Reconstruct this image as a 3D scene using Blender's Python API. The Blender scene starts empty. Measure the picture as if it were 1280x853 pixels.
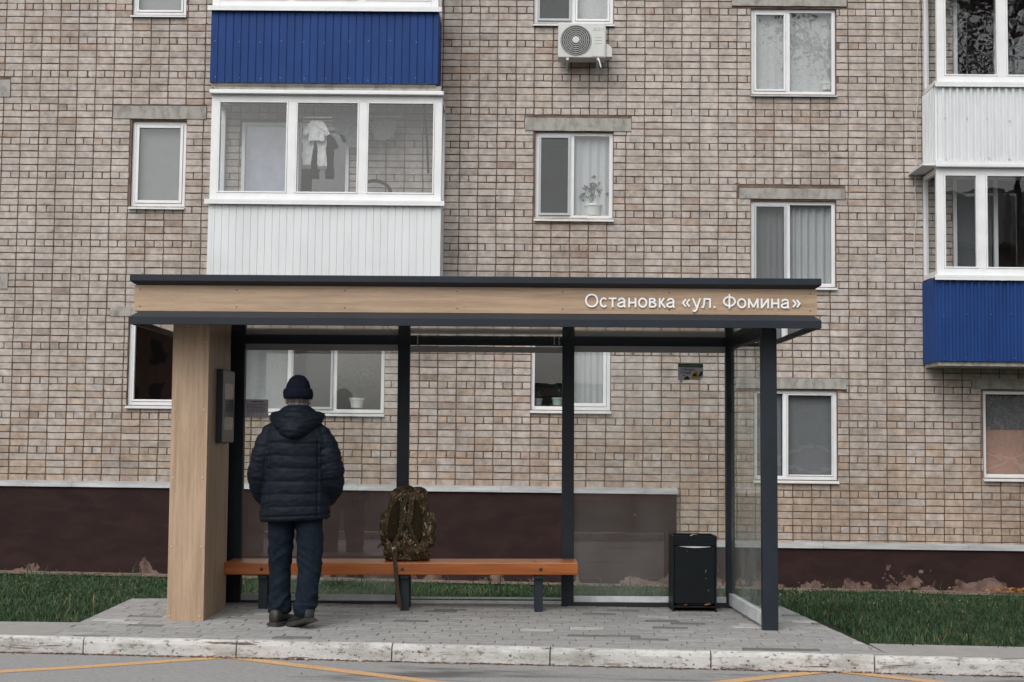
import bpy, math, random
import numpy as np
from mathutils import Vector, Matrix, noise as mnoise
random.seed(7); rng = np.random.default_rng(7)
SC = bpy.context.scene; COL = SC.collection
R = math.radians

# ------------------------------------------------------------------ camera
FPX, CAMH, HOR, ROLL = 1778.0, 1.30, 550.0, 0.012
cam = bpy.data.cameras.new('camera'); camo = bpy.data.objects.new('camera', cam); COL.objects.link(camo)
cam.sensor_width = 36; cam.lens = 36*FPX/1280; cam.clip_end = 1000; cam.clip_start = .1
pitch = math.atan((HOR-426.5)/FPX)
CM = Matrix.Translation((0, 0, CAMH)) @ Matrix.Rotation(math.pi/2+pitch, 4, 'X') @ Matrix.Rotation(ROLL, 4, 'Z')
camo.matrix_world = CM
SC.camera = camo

# ------------------------------------------------------------------ overcast daylight
SUN_EL, SUN_AZ = R(48), R(205)
w = bpy.data.worlds.new('World'); SC.world = w; w.use_nodes = True
nt = w.node_tree; bg = nt.nodes['Background']
sky = nt.nodes.new('ShaderNodeTexSky'); sky.sky_type = 'NISHITA'; sky.sun_disc = False
sky.sun_elevation = SUN_EL; sky.sun_rotation = SUN_AZ; sky.dust_density = 4.0; sky.air_density = 1.5
hs = nt.nodes.new('ShaderNodeHueSaturation'); hs.inputs['Saturation'].default_value = .16
nt.links.new(sky.outputs[0], hs.inputs['Color']); nt.links.new(hs.outputs[0], bg.inputs['Color'])
bg.inputs['Strength'].default_value = .15
sl = bpy.data.lights.new('sun', 'SUN'); sl.energy = .75; sl.angle = R(60); sl.color = (1, .97, .93)
so = bpy.data.objects.new('sun', sl); COL.objects.link(so)
dvec = Vector((math.sin(SUN_AZ)*math.cos(SUN_EL), math.cos(SUN_AZ)*math.cos(SUN_EL), math.sin(SUN_EL)))
so.rotation_euler = dvec.to_track_quat('Z', 'Y').to_euler(); so.location = (0, 0, 30)
SC.view_settings.view_transform = 'Standard'; SC.view_settings.look = 'None'
SC.view_settings.exposure = 0.24; SC.view_settings.gamma = 1
SC.cycles.max_bounces = 8; SC.cycles.transparent_max_bounces = 16; SC.cycles.use_denoising = True
SC.cycles.caustics_reflective = False; SC.cycles.caustics_refractive = False

# ------------------------------------------------------------------ frames: a photo pixel to a point on a real plane
class Frame:
    def __init__(s, origin, rot): s.M = Matrix.Translation(origin) @ rot; s.I = s.M.inverted()
    def at(s, px, py, v=0.0):
        o = s.I @ Vector((0, 0, CAMH))
        d = s.I.to_3x3() @ (CM.to_3x3() @ Vector(((px-640)/FPX, -(py-426.5)/FPX, -1)))
        t = (v-o.y)/d.y
        return o+d*t
WORLD = Frame((0, 0, 0), Matrix.Identity(4))
BF = Frame((0, 19.75, 0), Matrix.Rotation(-.016, 4, 'Z'))            # the house front: x along it, y into it
SHF = Frame((0, 10, 0), Matrix.Rotation(-.0055, 4, 'Y'))             # the shelter
BEF = Frame((0, 11, 0), Matrix.Rotation(-.011, 4, 'Y'))              # the bench
def ground_pt(px, py, z):
    o = Vector((0, 0, CAMH)); d = CM.to_3x3() @ Vector(((px-640)/FPX, -(py-426.5)/FPX, -1))
    return o+d*((z-CAMH)/d.z)

# ------------------------------------------------------------------ mesh helpers
class MB:
    def __init__(s): s.v = []; s.f = []; s.c = []
    def add(s, vs, fs, col=None):
        n = len(s.v); s.v += [tuple(p) for p in vs]; s.f += [tuple(i+n for i in f) for f in fs]
        s.c += [col or (1, 1, 1)]*len(fs); return s
    def box(s, x0, x1, y0, y1, z0, z1, col=None):
        x0, x1 = sorted((x0, x1)); y0, y1 = sorted((y0, y1)); z0, z1 = sorted((z0, z1))
        vs = [(x, y, z) for z in (z0, z1) for y in (y0, y1) for x in (x0, x1)]
        return s.add(vs, [(0, 2, 3, 1), (4, 5, 7, 6), (0, 1, 5, 4), (2, 6, 7, 3), (0, 4, 6, 2), (1, 3, 7, 5)], col)
    def quad(s, a, b, c, d, col=None): return s.add([a, b, c, d], [(0, 1, 2, 3)], col)
    def prism(s, poly, fn, lo, hi, col=None):
        n = len(poly); vs = [fn(a, b, lo) for a, b in poly]+[fn(a, b, hi) for a, b in poly]
        fs = [tuple(range(n))[::-1], tuple(range(n, 2*n))]+[(i, (i+1) % n, n+(i+1) % n, n+i) for i in range(n)]
        return s.add(vs, fs, col)
    def rings(s, rings, cap=True, col=None):
        n = len(rings[0]); vs = [p for r in rings for p in r]; fs = []
        for k in range(len(rings)-1):
            for i in range(n):
                j = (i+1) % n; fs.append((k*n+i, k*n+j, (k+1)*n+j, (k+1)*n+i))
        if cap: fs.append(tuple(range(n))[::-1]); fs.append(tuple(range((len(rings)-1)*n, len(rings)*n)))
        return s.add(vs, fs, col)
    def tube(s, pts, rad, n=10, flat=1.0, col=None, up=(0, 0, 1)):
        pts = [Vector(p) for p in pts]; m = len(pts)
        rad = [rad]*m if isinstance(rad, (int, float)) else rad
        rs = []; ref = Vector(up)
        for i, p in enumerate(pts):
            t = (pts[min(i+1, m-1)]-pts[max(i-1, 0)]).normalized()
            a = ref-t*ref.dot(t)
            if a.length < 1e-4: a = Vector((0, 1, 0))-t*t.y
            a.normalize(); b = t.cross(a); ref = a
            rs.append([p+(a*math.cos(q)*flat+b*math.sin(q))*rad[i] for q in (2*math.pi*k/n for k in range(n))])
        return s.rings(rs, True, col)
    def build(s, name, m=None, parent=None, bevel=0, smooth=False, loc=None, segs=2):
        me = bpy.data.meshes.new(name); me.from_pydata(s.v, [], s.f)
        if any(c != (1, 1, 1) for c in s.c):
            at = me.color_attributes.new('Col', 'FLOAT_COLOR', 'CORNER')
            cc = np.ones((len(me.loops), 4), np.float32); k = 0
            for f, c in zip(s.f, s.c): cc[k:k+len(f), :3] = c; k += len(f)
            at.data.foreach_set('color', cc.ravel())
        return link(name, me, m, parent, bevel, smooth, loc, segs)
def link(name, me, m=None, parent=None, bevel=0, smooth=False, loc=None, segs=2):
    if m: me.materials.append(m)
    if smooth: me.polygons.foreach_set('use_smooth', [True]*len(me.polygons))
    me.update()
    o = bpy.data.objects.new(name, me); COL.objects.link(o)
    if parent: o.parent = parent
    if loc is not None: o.location = loc
    if bevel:
        b = o.modifiers.new('bevel', 'BEVEL'); b.width = bevel; b.segments = segs; b.limit_method = 'ANGLE'; b.angle_limit = R(40)
    return o
def tag(o, label=None, cat=None, group=None, kind=None):
    for k, v in (('label', label), ('category', cat), ('group', group), ('kind', kind)):
        if v: o[k] = v
    return o
def empty(name, frame=None, loc=(0, 0, 0), label=None, cat=None, group=None):
    o = bpy.data.objects.new(name, None); COL.objects.link(o); o.empty_display_size = .1
    if frame: o.matrix_world = frame.M
    else: o.location = loc
    return tag(o, label, cat, group)
def copy_tree(o, parent=None):
    c = o.copy(); COL.objects.link(c)
    if parent: c.parent = parent
    for ch in list(o.children): copy_tree(ch, c)
    return c
def remeshed(mb, voxel, smooth_it=4):
    me = bpy.data.meshes.new('work'); me.from_pydata(mb.v, [], mb.f)
    o = bpy.data.objects.new('work', me); COL.objects.link(o)
    r = o.modifiers.new('r', 'REMESH'); r.mode = 'VOXEL'; r.voxel_size = voxel
    if smooth_it: q = o.modifiers.new('s', 'SMOOTH'); q.factor = .5; q.iterations = smooth_it
    dg = bpy.context.evaluated_depsgraph_get()
    out = bpy.data.meshes.new_from_object(o.evaluated_get(dg))
    bpy.data.objects.remove(o); bpy.data.meshes.remove(me)
    return out
def displace(me, fn):
    n = len(me.vertices); co = np.empty(n*3, np.float32); me.vertices.foreach_get('co', co); co = co.reshape(-1, 3)
    no = np.empty(n*3, np.float32); me.vertex_normals.foreach_get('vector', no); no = no.reshape(-1, 3)
    d = np.array([fn(Vector(p), Vector(q)) for p, q in zip(co, no)], np.float32)
    me.vertices.foreach_set('co', (co+no*d[:, None]).ravel()); me.update()
def ell(cx, cy, z, rx, ry, n=32, p=2.0):
    out = []
    for k in range(n):
        a = 2*math.pi*k/n; c, s_ = math.cos(a), math.sin(a)
        out.append((cx+rx*math.copysign(abs(c)**(2/p), c), cy+ry*math.copysign(abs(s_)**(2/p), s_), z))
    return out

# ------------------------------------------------------------------ materials
def mat(name, rgb, rough=.6, metal=0., var=.0, scale=8., bump=0., bscale=60., col_attr=False, spec=.5, rgb2=None, stretch=(1, 1, 1), ramp=(.35, .65), sheen=0):
    m = bpy.data.materials.new(name); m.use_nodes = True; t = m.node_tree; N = t.nodes; L = t.links
    b = N['Principled BSDF']; b.inputs['Roughness'].default_value = rough; b.inputs['Metallic'].default_value = metal
    b.inputs['Specular IOR Level'].default_value = spec
    if sheen: b.inputs['Sheen Weight'].default_value = sheen
    tc = N.new('ShaderNodeTexCoord'); mp = N.new('ShaderNodeMapping'); mp.inputs['Scale'].default_value = stretch
    L.new(tc.outputs['Object'], mp.inputs[0])
    cur = None
    if col_attr:
        a = N.new('ShaderNodeAttribute'); a.attribute_name = 'Col'; cur = a.outputs['Color']
    if rgb2 or var:
        nz = N.new('ShaderNodeTexNoise'); nz.inputs['Scale'].default_value = scale; nz.inputs['Detail'].default_value = 7; nz.inputs['Roughness'].default_value = .62
        L.new(mp.outputs[0], nz.inputs['Vector'])
        cr = N.new('ShaderNodeValToRGB'); cr.color_ramp.elements[0].position = ramp[0]; cr.color_ramp.elements[1].position = ramp[1]
        base = (1, 1, 1) if col_attr else rgb
        lo = rgb2 if rgb2 else tuple(c*(1-var) for c in base)
        hi = base if rgb2 else tuple(min(c*(1+var), 1.5) for c in base)
        cr.color_ramp.elements[0].color = (*lo, 1); cr.color_ramp.elements[1].color = (*hi, 1)
        L.new(nz.outputs['Fac'], cr.inputs[0])
        if cur is not None:
            mx = N.new('ShaderNodeMixRGB'); mx.blend_type = 'MULTIPLY'; mx.inputs[0].default_value = 1
            L.new(cur, mx.inputs[1]); L.new(cr.outputs[0], mx.inputs[2]); cur = mx.outputs[0]
        else: cur = cr.outputs[0]
    if cur is not None: L.new(cur, b.inputs['Base Color'])
    else: b.inputs['Base Color'].default_value = (*rgb, 1)
    if bump:
        n2 = N.new('ShaderNodeTexNoise'); n2.inputs['Scale'].default_value = bscale; n2.inputs['Detail'].default_value = 5
        L.new(mp.outputs[0], n2.inputs['Vector'])
        bp = N.new('ShaderNodeBump'); bp.inputs['Strength'].default_value = bump; bp.inputs['Distance'].default_value = .01
        L.new(n2.outputs['Fac'], bp.inputs['Height']); L.new(bp.outputs[0], b.inputs['Normal'])
    return m
def glass(name, ior=1.5, tint=(1, 1, 1), dirt_sheen=0.0, wave=0.0, dcol=(.5, .5, .48)):
    m = bpy.data.materials.new(name); m.use_nodes = True; t = m.node_tree; N = t.nodes; L = t.links; N.clear()
    out = N.new('ShaderNodeOutputMaterial'); tr = N.new('ShaderNodeBsdfTransparent'); tr.inputs[0].default_value = (*tint, 1)
    gl = N.new('ShaderNodeBsdfGlossy'); gl.inputs['Roughness'].default_value = .0
    # Schlick reflectance, the same from both sides of the thin pane
    ge = N.new('ShaderNodeNewGeometry'); dt = N.new('ShaderNodeVectorMath'); dt.operation = 'DOT_PRODUCT'; L.new(ge.outputs['Normal'], dt.inputs[0]); L.new(ge.outputs['Incoming'], dt.inputs[1])
    def mth(op, a, b):
        q = N.new('ShaderNodeMath'); q.operation = op
        for i, v in enumerate((a, b)):
            if v is None: continue
            if isinstance(v, (int, float)): q.inputs[i].default_value = v
            else: L.new(v, q.inputs[i])
        return q.outputs[0]
    f0 = ((ior-1)/(ior+1))**2
    fr = mth('MULTIPLY', mth('POWER', mth('SUBTRACT', 1.0, mth('ABSOLUTE', dt.outputs['Value'], None)), 5.0), 1-f0); fr = mth('ADD', fr, f0)
    mx = N.new('ShaderNodeMixShader'); L.new(fr, mx.inputs[0]); L.new(tr.outputs[0], mx.inputs[1]); L.new(gl.outputs[0], mx.inputs[2])
    tc = N.new('ShaderNodeTexCoord')
    if wave:
        nz = N.new('ShaderNodeTexNoise'); nz.inputs['Scale'].default_value = 2.2; L.new(tc.outputs['Object'], nz.inputs['Vector'])
        bp = N.new('ShaderNodeBump'); bp.inputs['Strength'].default_value = wave; bp.inputs['Distance'].default_value = .02
        L.new(nz.outputs['Fac'], bp.inputs['Height']); L.new(bp.outputs[0], gl.inputs['Normal'])
    cur = mx.outputs[0]
    if dirt_sheen:  # diffuse film: slight dirt plus a painted veil of reflected sheen
        df = N.new('ShaderNodeBsdfDiffuse'); df.inputs[0].default_value = (*dcol, 1)
        nz = N.new('ShaderNodeTexNoise'); nz.inputs['Scale'].default_value = 3.5; nz.inputs['Detail'].default_value = 8
        mp = N.new('ShaderNodeMapping'); mp.inputs['Scale'].default_value = (1, 1, .35); L.new(tc.outputs['Object'], mp.inputs[0]); L.new(mp.outputs[0], nz.inputs['Vector'])
        cr = N.new('ShaderNodeMapRange'); cr.inputs[1].default_value = .35; cr.inputs[2].default_value = .8
        cr.inputs[3].default_value = dirt_sheen*.4; cr.inputs[4].default_value = dirt_sheen*1.8; L.new(nz.outputs['Fac'], cr.inputs[0])
        m2 = N.new('ShaderNodeMixShader'); L.new(cr.outputs[0], m2.inputs[0]); L.new(cur, m2.inputs[1]); L.new(df.outputs[0], m2.inputs[2]); cur = m2.outputs[0]
    L.new(cur, out.inputs[0]); return m
def cloth_sheet(name, rgb, alpha=.3, pat=0., pscale=40, trans=.35):
    """net curtain: diffuse + translucent with see-through weave"""
    m = bpy.data.materials.new(name); m.use_nodes = True; t = m.node_tree; N = t.nodes; L = t.links; N.clear()
    out = N.new('ShaderNodeOutputMaterial'); d = N.new('ShaderNodeBsdfDiffuse'); d.inputs[0].default_value = (*rgb, 1)
    tl = N.new('ShaderNodeBsdfTranslucent'); tl.inputs[0].default_value = (*rgb, 1); tp = N.new('ShaderNodeBsdfTransparent')
    a = N.new('ShaderNodeMixShader'); a.inputs[0].default_value = trans; L.new(d.outputs[0], a.inputs[1]); L.new(tl.outputs[0], a.inputs[2])
    b = N.new('ShaderNodeMixShader'); b.inputs[0].default_value = alpha
    L.new(a.outputs[0], b.inputs[1]); L.new(tp.outputs[0], b.inputs[2]); L.new(b.outputs[0], out.inputs[0])
    if pat:
        tc = N.new('ShaderNodeTexCoord'); nz = N.new('ShaderNodeTexNoise'); nz.inputs['Scale'].default_value = pscale; nz.inputs['Distortion'].default_value = 2.5
        L.new(tc.outputs['Object'], nz.inputs['Vector'])
        mr = N.new('ShaderNodeMapRange'); mr.inputs[1].default_value = .45; mr.inputs[2].default_value = .6; mr.inputs[3].default_value = min(.95, alpha+pat); mr.inputs[4].default_value = max(0, alpha-pat)
        L.new(nz.outputs['Fac'], mr.inputs[0]); L.new(mr.outputs[0], b.inputs[0])
    return m

M = {}
M['brick'] = mat('brick', (1, 1, 1), .93, col_attr=True, var=.22, scale=9, bump=.35, bscale=90, spec=.2)
def weather(m):
    # rain streaks and soot: wide soft patches drawn down the wall
    t = m.node_tree; N = t.nodes; L = t.links; b = N['Principled BSDF']; src = b.inputs['Base Color'].links[0].from_socket
    tc = N.new('ShaderNodeTexCoord'); mp = N.new('ShaderNodeMapping'); mp.inputs['Scale'].default_value = (1, 1, .28); L.new(tc.outputs['Object'], mp.inputs[0])
    n = N.new('ShaderNodeTexNoise'); n.inputs['Scale'].default_value = 1.5; n.inputs['Detail'].default_value = 9; n.inputs['Roughness'].default_value = .7; L.new(mp.outputs[0], n.inputs['Vector'])
    r = N.new('ShaderNodeValToRGB'); r.color_ramp.elements[0].position = .30; r.color_ramp.elements[0].color = (.74, .72, .70, 1); r.color_ramp.elements[1].position = .56; r.color_ramp.elements[1].color = (1.04, 1.04, 1.04, 1)
    L.new(n.outputs['Fac'], r.inputs[0]); x = N.new('ShaderNodeMixRGB'); x.blend_type = 'MULTIPLY'; x.inputs[0].default_value = 1; L.new(src, x.inputs[1]); L.new(r.outputs[0], x.inputs[2]); L.new(x.outputs[0], b.inputs['Base Color'])
weather(M['brick'])
M['mortar'] = mat('mortar', (.165, .116, .09), .98, var=.35, scale=5, bump=.6, bscale=120, spec=.1)
M['concrete'] = mat('concrete', (.37, .355, .33), .95, rgb2=(.21, .198, .18), scale=9, stretch=(1, 1, .5), bump=.6, bscale=70, spec=.2, ramp=(.3, .55))
M['pvc'] = mat('pvc', (.74, .75, .76), .35, var=.05, scale=3)
M['sash'] = mat('sash_grey', (.42, .44, .46), .45, var=.05)
M['sill'] = mat('sill', (.66, .67, .67), .4, var=.08, scale=4)
M['zinc'] = mat('zinc', (.42, .43, .44), .5, metal=.35, var=.2, scale=4, stretch=(.6, 1, 3), bump=.1, bscale=20)
M['white_sheet'] = mat('white_sheet', (.66, .68, .70), .42, var=.05, scale=2.5, stretch=(1, 1, .4))
M['blue_sheet'] = mat('blue_sheet', (.014, .047, .175), .55, var=.13, scale=3, stretch=(1, 1, .4), spec=.16)
M['room'] = mat('room_wall', (.12, .115, .11), .9, var=.2, scale=2)
M['room_dark'] = mat('room_dark', (.055, .026, .036), .9, var=.2, scale=2)
M['tulle'] = cloth_sheet('tulle', (.66, .68, .70), .10, trans=.25)
M['lace'] = cloth_sheet('lace', (.68, .69, .70), .14, pat=.05, pscale=16, trans=.25)
M['thin_tulle'] = cloth_sheet('thin_tulle', (.66, .68, .70), .68, pat=.05, pscale=9, trans=.25)
M['net'] = cloth_sheet('insect_net', (.16, .165, .17), .55, trans=.1)
M['grey_blind'] = mat('grey_blind', (.17, .18, .19), .8, var=.05)
M['peach'] = mat('peach_cloth', (.62, .27, .14), .8, var=.15, scale=6)
M['bin_paint'] = mat('bin_paint', (.0048, .0075, .0095), .5, var=.25, scale=6, bump=.05, bscale=120, spec=.2)
M['purple'] = mat('purple_cloth', (.42, .41, .55), .8, var=.12, scale=6)
M['wglass'] = glass('window_glass', 2.1, (.93, .95, .95), wave=.05)
M['bglass'] = glass('balcony_glass', 1.95, (.90, .92, .93), wave=.06)
M['sglass'] = glass('shelter_glass', 2.0, (.92, .95, .94), dirt_sheen=.085, wave=.02)  # grey film mixes some dirt with painted sky sheen
M['sideglass'] = glass('side_glass', 1.8, (.86, .93, .90), dirt_sheen=.28, wave=.02, dcol=(.40, .43, .41))  # greenish grey reflection veil painted in along with the dirt
M['dark_paint'] = mat('anthracite', (.0155, .0215, .030), .48, var=.12, scale=4, bump=.05, bscale=120, spec=.28)
M['soffit'] = mat('soffit_panel', (.76, .75, .73), .06, metal=.95, var=.1, scale=3, bump=.035, bscale=1.5)
M['black'] = mat('black', (.012, .013, .015), .5, var=.15)
M['rail'] = mat('bottom_rail', (.58, .60, .61), .45, var=.15, scale=9)
M['frost'] = mat('frosted_strip', (.38, .38, .385), .6, var=.06)
M['fit'] = mat('bolt', (.5, .48, .44), .35, metal=.7)
M['letter'] = mat('letter_white', (.84, .85, .86), .4)
M['rubber'] = mat('rubber', (.012, .012, .013), .75, var=.2, scale=25)

def wood(name, c1, c2, axis='x', rough=.5, gl=.5, rings=14., edge=.35):
    m = bpy.data.materials.new(name); m.use_nodes = True; t = m.node_tree; N = t.nodes; L = t.links; b = N['Principled BSDF']
    b.inputs['Roughness'].default_value = rough; b.inputs['Specular IOR Level'].default_value = gl
    tc = N.new('ShaderNodeTexCoord')
    def nz(scale, st, det=6, dist=0.):
        mp = N.new('ShaderNodeMapping'); mp.inputs['Scale'].default_value = st; L.new(tc.outputs['Object'], mp.inputs[0])
        n = N.new('ShaderNodeTexNoise'); n.inputs['Scale'].default_value = scale; n.inputs['Detail'].default_value = det; n.inputs['Distortion'].default_value = dist
        L.new(mp.outputs[0], n.inputs['Vector']); return n.outputs['Fac']
    lo, hi = .045, 1.0
    st = (lo, hi, hi) if axis == 'x' else (hi, hi, lo)
    a = nz(rings, st, 8, .4); f = nz(rings*9, st, 3); blotch = nz(1.6, (1, 1, 1), 3)
    ad = N.new('ShaderNodeMath'); ad.operation = 'MULTIPLY_ADD'; L.new(f, ad.inputs[0]); ad.inputs[1].default_value = .45; L.new(a, ad.inputs[2])
    a2 = N.new('ShaderNodeMath'); a2.operation = 'MULTIPLY_ADD'; L.new(blotch, a2.inputs[0]); a2.inputs[1].default_value = .25; L.new(ad.outputs[0], a2.inputs[2])
    cr = N.new('ShaderNodeValToRGB'); cr.color_ramp.elements[0].position = .66; cr.color_ramp.elements[1].position = 1.0
    cr.color_ramp.elements[0].color = (*c2, 1); cr.color_ramp.elements[1].color = (*c1, 1); L.new(a2.outputs[0], cr.inputs[0]); L.new(cr.outputs[0], b.inputs['Base Color'])
    bp = N.new('ShaderNodeBump'); bp.inputs['Strength'].default_value = .08; bp.inputs['Distance'].default_value = .005; L.new(f, bp.inputs['Height']); L.new(bp.outputs[0], b.inputs['Normal'])
    return m
M['oak_h'] = wood('oak_laminate_level', (.45, .322, .218), (.305, .207, .134), 'x', rings=36)
M['oak_v'] = wood('oak_laminate_upright', (.45, .322, .218), (.305, .207, .134), 'z', rings=36)
M['bench'] = wood('varnished_pine', (.42, .135, .03), (.24, .062, .012), 'x', .32, .5, 9)

def peeling(name):
    """dark brown paint flaking off the plinth, flakes thickest near the ground"""
    m = bpy.data.materials.new(name); m.use_nodes = True; t = m.node_tree; N = t.nodes; L = t.links; b = N['Principled BSDF']
    b.inputs['Roughness'].default_value = .8; b.inputs['Specular IOR Level'].default_value = .25
    tc = N.new('ShaderNodeTexCoord'); sp = N.new('ShaderNodeSeparateXYZ'); L.new(tc.outputs['Object'], sp.inputs[0])
    def noise(s, d=6, dist=0., st=(1, 1, 1)):
        mp = N.new('ShaderNodeMapping'); mp.inputs['Scale'].default_value = st; L.new(tc.outputs['Object'], mp.inputs[0])
        n = N.new('ShaderNodeTexNoise'); n.inputs['Scale'].default_value = s; n.inputs['Detail'].default_value = d; n.inputs['Distortion'].default_value = dist; L.new(mp.outputs[0], n.inputs['Vector']); return n.outputs['Fac']
    def math_(op, a, b_, c=None):
        n = N.new('ShaderNodeMath'); n.operation = op
        for i, v in enumerate((a, b_, c)):
            if v is None: continue
            if isinstance(v, (int, float)): n.inputs[i].default_value = v
            else: L.new(v, n.inputs[i])
        return n.outputs[0]
    big = noise(1.9, 9, .2); fine = noise(20, 9)
    h = N.new('ShaderNodeMapRange'); h.inputs[1].default_value = -.75; h.inputs[2].default_value = -.25; h.inputs[3].default_value = .135; h.inputs[4].default_value = -.20; L.new(sp.outputs[2], h.inputs[0])
    s = math_('ADD', big, h.outputs[0]); s = math_('MULTIPLY_ADD', fine, .16, s)
    fl = N.new('ShaderNodeMapRange'); fl.inputs[1].default_value = .622; fl.inputs[2].default_value = .629; L.new(s, fl.inputs[0])
    chips = N.new('ShaderNodeMapRange'); chips.inputs[1].default_value = .765; chips.inputs[2].default_value = .775; L.new(noise(4.5, 5, 1.0, (1, 1, .5)), chips.inputs[0])
    pl = N.new('ShaderNodeValToRGB'); pl.color_ramp.elements[0].color = (.075, .042, .036, 1); pl.color_ramp.elements[1].color = (.185, .125, .105, 1); pl.color_ramp.elements[0].position = .35; pl.color_ramp.elements[1].position = .62
    L.new(noise(7, 8), pl.inputs[0])
    pt = N.new('ShaderNodeValToRGB'); pt.color_ramp.elements[0].color = (.019, .0085, .008, 1); pt.color_ramp.elements[1].color = (.032, .015, .014, 1); pt.color_ramp.elements[0].position = .35; pt.color_ramp.elements[1].position = .7
    L.new(noise(2.2, 7, .5, (1, 1, 2.5)), pt.inputs[0])
    mask = math_('MAXIMUM', fl.outputs[0], chips.outputs[0])
    mx = N.new('ShaderNodeMixRGB'); L.new(mask, mx.inputs[0]); L.new(pt.outputs[0], mx.inputs[1]); L.new(pl.outputs[0], mx.inputs[2]); L.new(mx.outputs[0], b.inputs['Base Color'])
    hh = math_('MULTIPLY_ADD', mask, -1.0, math_('MULTIPLY', fine, .5))
    bp = N.new('ShaderNodeBump'); bp.inputs['Strength'].default_value = .6; bp.inputs['Distance'].default_value = .008; L.new(hh, bp.inputs['Height']); L.new(bp.outputs[0], b.inputs['Normal'])
    return m
M['plinth'] = peeling('flaking_plinth_paint')

def layered(name, base, others, rough=.9, bump=.3, bscale=120, spec=.3):
    """base colour pair + list of (rgb, scale, detail, lo, hi, stretch, distortion): patches with shapes of their own"""
    m = bpy.data.materials.new(name); m.use_nodes = True; t = m.node_tree; N = t.nodes; L = t.links; b = N['Principled BSDF']
    b.inputs['Roughness'].default_value = rough; b.inputs['Specular IOR Level'].default_value = spec
    tc = N.new('ShaderNodeTexCoord')
    def noise(s, d, st=(1, 1, 1), dist=0.):
        mp = N.new('ShaderNodeMapping'); mp.inputs['Scale'].default_value = st; mp.inputs['Location'].default_value = (s*.37, s*.11, s*.23); L.new(tc.outputs['Object'], mp.inputs[0])
        n = N.new('ShaderNodeTexNoise'); n.inputs['Scale'].default_value = s; n.inputs['Detail'].default_value = d; n.inputs['Roughness'].default_value = .68; n.inputs['Distortion'].default_value = dist; L.new(mp.outputs[0], n.inputs['Vector']); return n.outputs['Fac']
    cr = N.new('ShaderNodeValToRGB'); cr.color_ramp.elements[0].color = (*base[0], 1); cr.color_ramp.elements[1].color = (*base[1], 1); cr.color_ramp.elements[0].position = .3; cr.color_ramp.elements[1].position = .7
    L.new(noise(base[2], 9), cr.inputs[0]); cur = cr.outputs[0]
    for rgb, s, d, lo, hi, st, dist in others:
        mr = N.new('ShaderNodeMapRange'); mr.inputs[1].default_value = lo; mr.inputs[2].default_value = hi; L.new(noise(s, d, st, dist), mr.inputs[0])
        mx = N.new('ShaderNodeMixRGB'); L.new(mr.outputs[0], mx.inputs[0]); L.new(cur, mx.inputs[1]); mx.inputs[2].default_value = (*rgb, 1); cur = mx.outputs[0]
    L.new(cur, b.inputs['Base Color'])
    bp = N.new('ShaderNodeBump'); bp.inputs['Strength'].default_value = bump; bp.inputs['Distance'].default_value = .006; L.new(noise(bscale, 6), bp.inputs['Height']); L.new(bp.outputs[0], b.inputs['Normal'])
    return m
M['asphalt'] = layered('asphalt', ((.22, .217, .212), (.31, .306, .30), 30), [
    ((.10, .098, .096), 150, 2, .60, .68, (1, 1, 1), 0), ((.48, .47, .45), 170, 2, .62, .70, (1, 1, 1), 0),
    ((.10, .098, .096), .9, 5, .57, .65, (.35, 1.6, 1), .3)], .85, .5, 200)
M['yellow'] = layered('road_paint', ((.50, .29, .13), (.58, .36, .18), 12), [((.22, .19, .16), 45, 6, .56, .66, (1, 1, 1), 0)], .8, .4, 180)
M['kerb'] = layered('whitewashed_kerb', ((.47, .46, .445), (.58, .57, .555), 9), [((.30, .29, .27), 4.5, 10, .46, .66, (.5, 1, 1.6), 0),
    ((.20, .185, .17), 22, 9, .545, .66, (.6, 1, 1.2), 0), ((.07, .06, .052), 48, 7, .595, .65, (.55, 1, 1.0), 0), ((.10, .075, .06), 7, 10, .58, .64, (.22, 1, 2.8), 0)], .9, .8, 70)
M['strip'] = layered('concrete_strip', ((.25, .24, .23), (.31, .30, .285), 8), [((.17, .16, .15), 40, 4, .6, .7, (1, 1, 1), 0)], .92, .3, 140)
M['paver'] = mat('paver', (1, 1, 1), .88, col_attr=True, var=.14, scale=18, bump=.25, bscale=200, spec=.3)
M['joint'] = mat('paver_joint', (.05, .047, .043), .98, var=.3, scale=30)
M['soil'] = layered('soil', ((.020, .028, .016), (.035, .042, .024), 6), [((.11, .085, .06), 2.2, 8, .60, .70, (1, 1, 1), 0)], .98, .8, 40, .1)
M['bare'] = layered('bare_earth', ((.16, .125, .10), (.24, .20, .165), 5), [((.06, .05, .035), 9, 6, .52, .60, (1, 1, 1), 0)], .98, .8, 60, .1)
def leaf_mat(name, trans=.25, rough=.6):
    m = bpy.data.materials.new(name); m.use_nodes = True; t = m.node_tree; N = t.nodes; L = t.links; b = N['Principled BSDF']
    b.inputs['Roughness'].default_value = rough; b.inputs['Specular IOR Level'].default_value = .25
    a = N.new('ShaderNodeAttribute'); a.attribute_name = 'Col'; L.new(a.outputs['Color'], b.inputs['Base Color'])
    tl = N.new('ShaderNodeBsdfTranslucent'); L.new(a.outputs['Color'], tl.inputs[0]); mx = N.new('ShaderNodeMixShader'); mx.inputs[0].default_value = trans
    L.new(b.outputs[0], mx.inputs[1]); L.new(tl.outputs[0], mx.inputs[2]); L.new(mx.outputs[0], N['Material Output'].inputs[0]); return m
M['blade'] = leaf_mat('grass_blade')
M['leaf'] = leaf_mat('leaf', .2)
M['bark'] = mat('bark', (.09, .075, .06), .95, var=.4, scale=12, stretch=(1, 1, .2), bump=.8, bscale=30)

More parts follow.
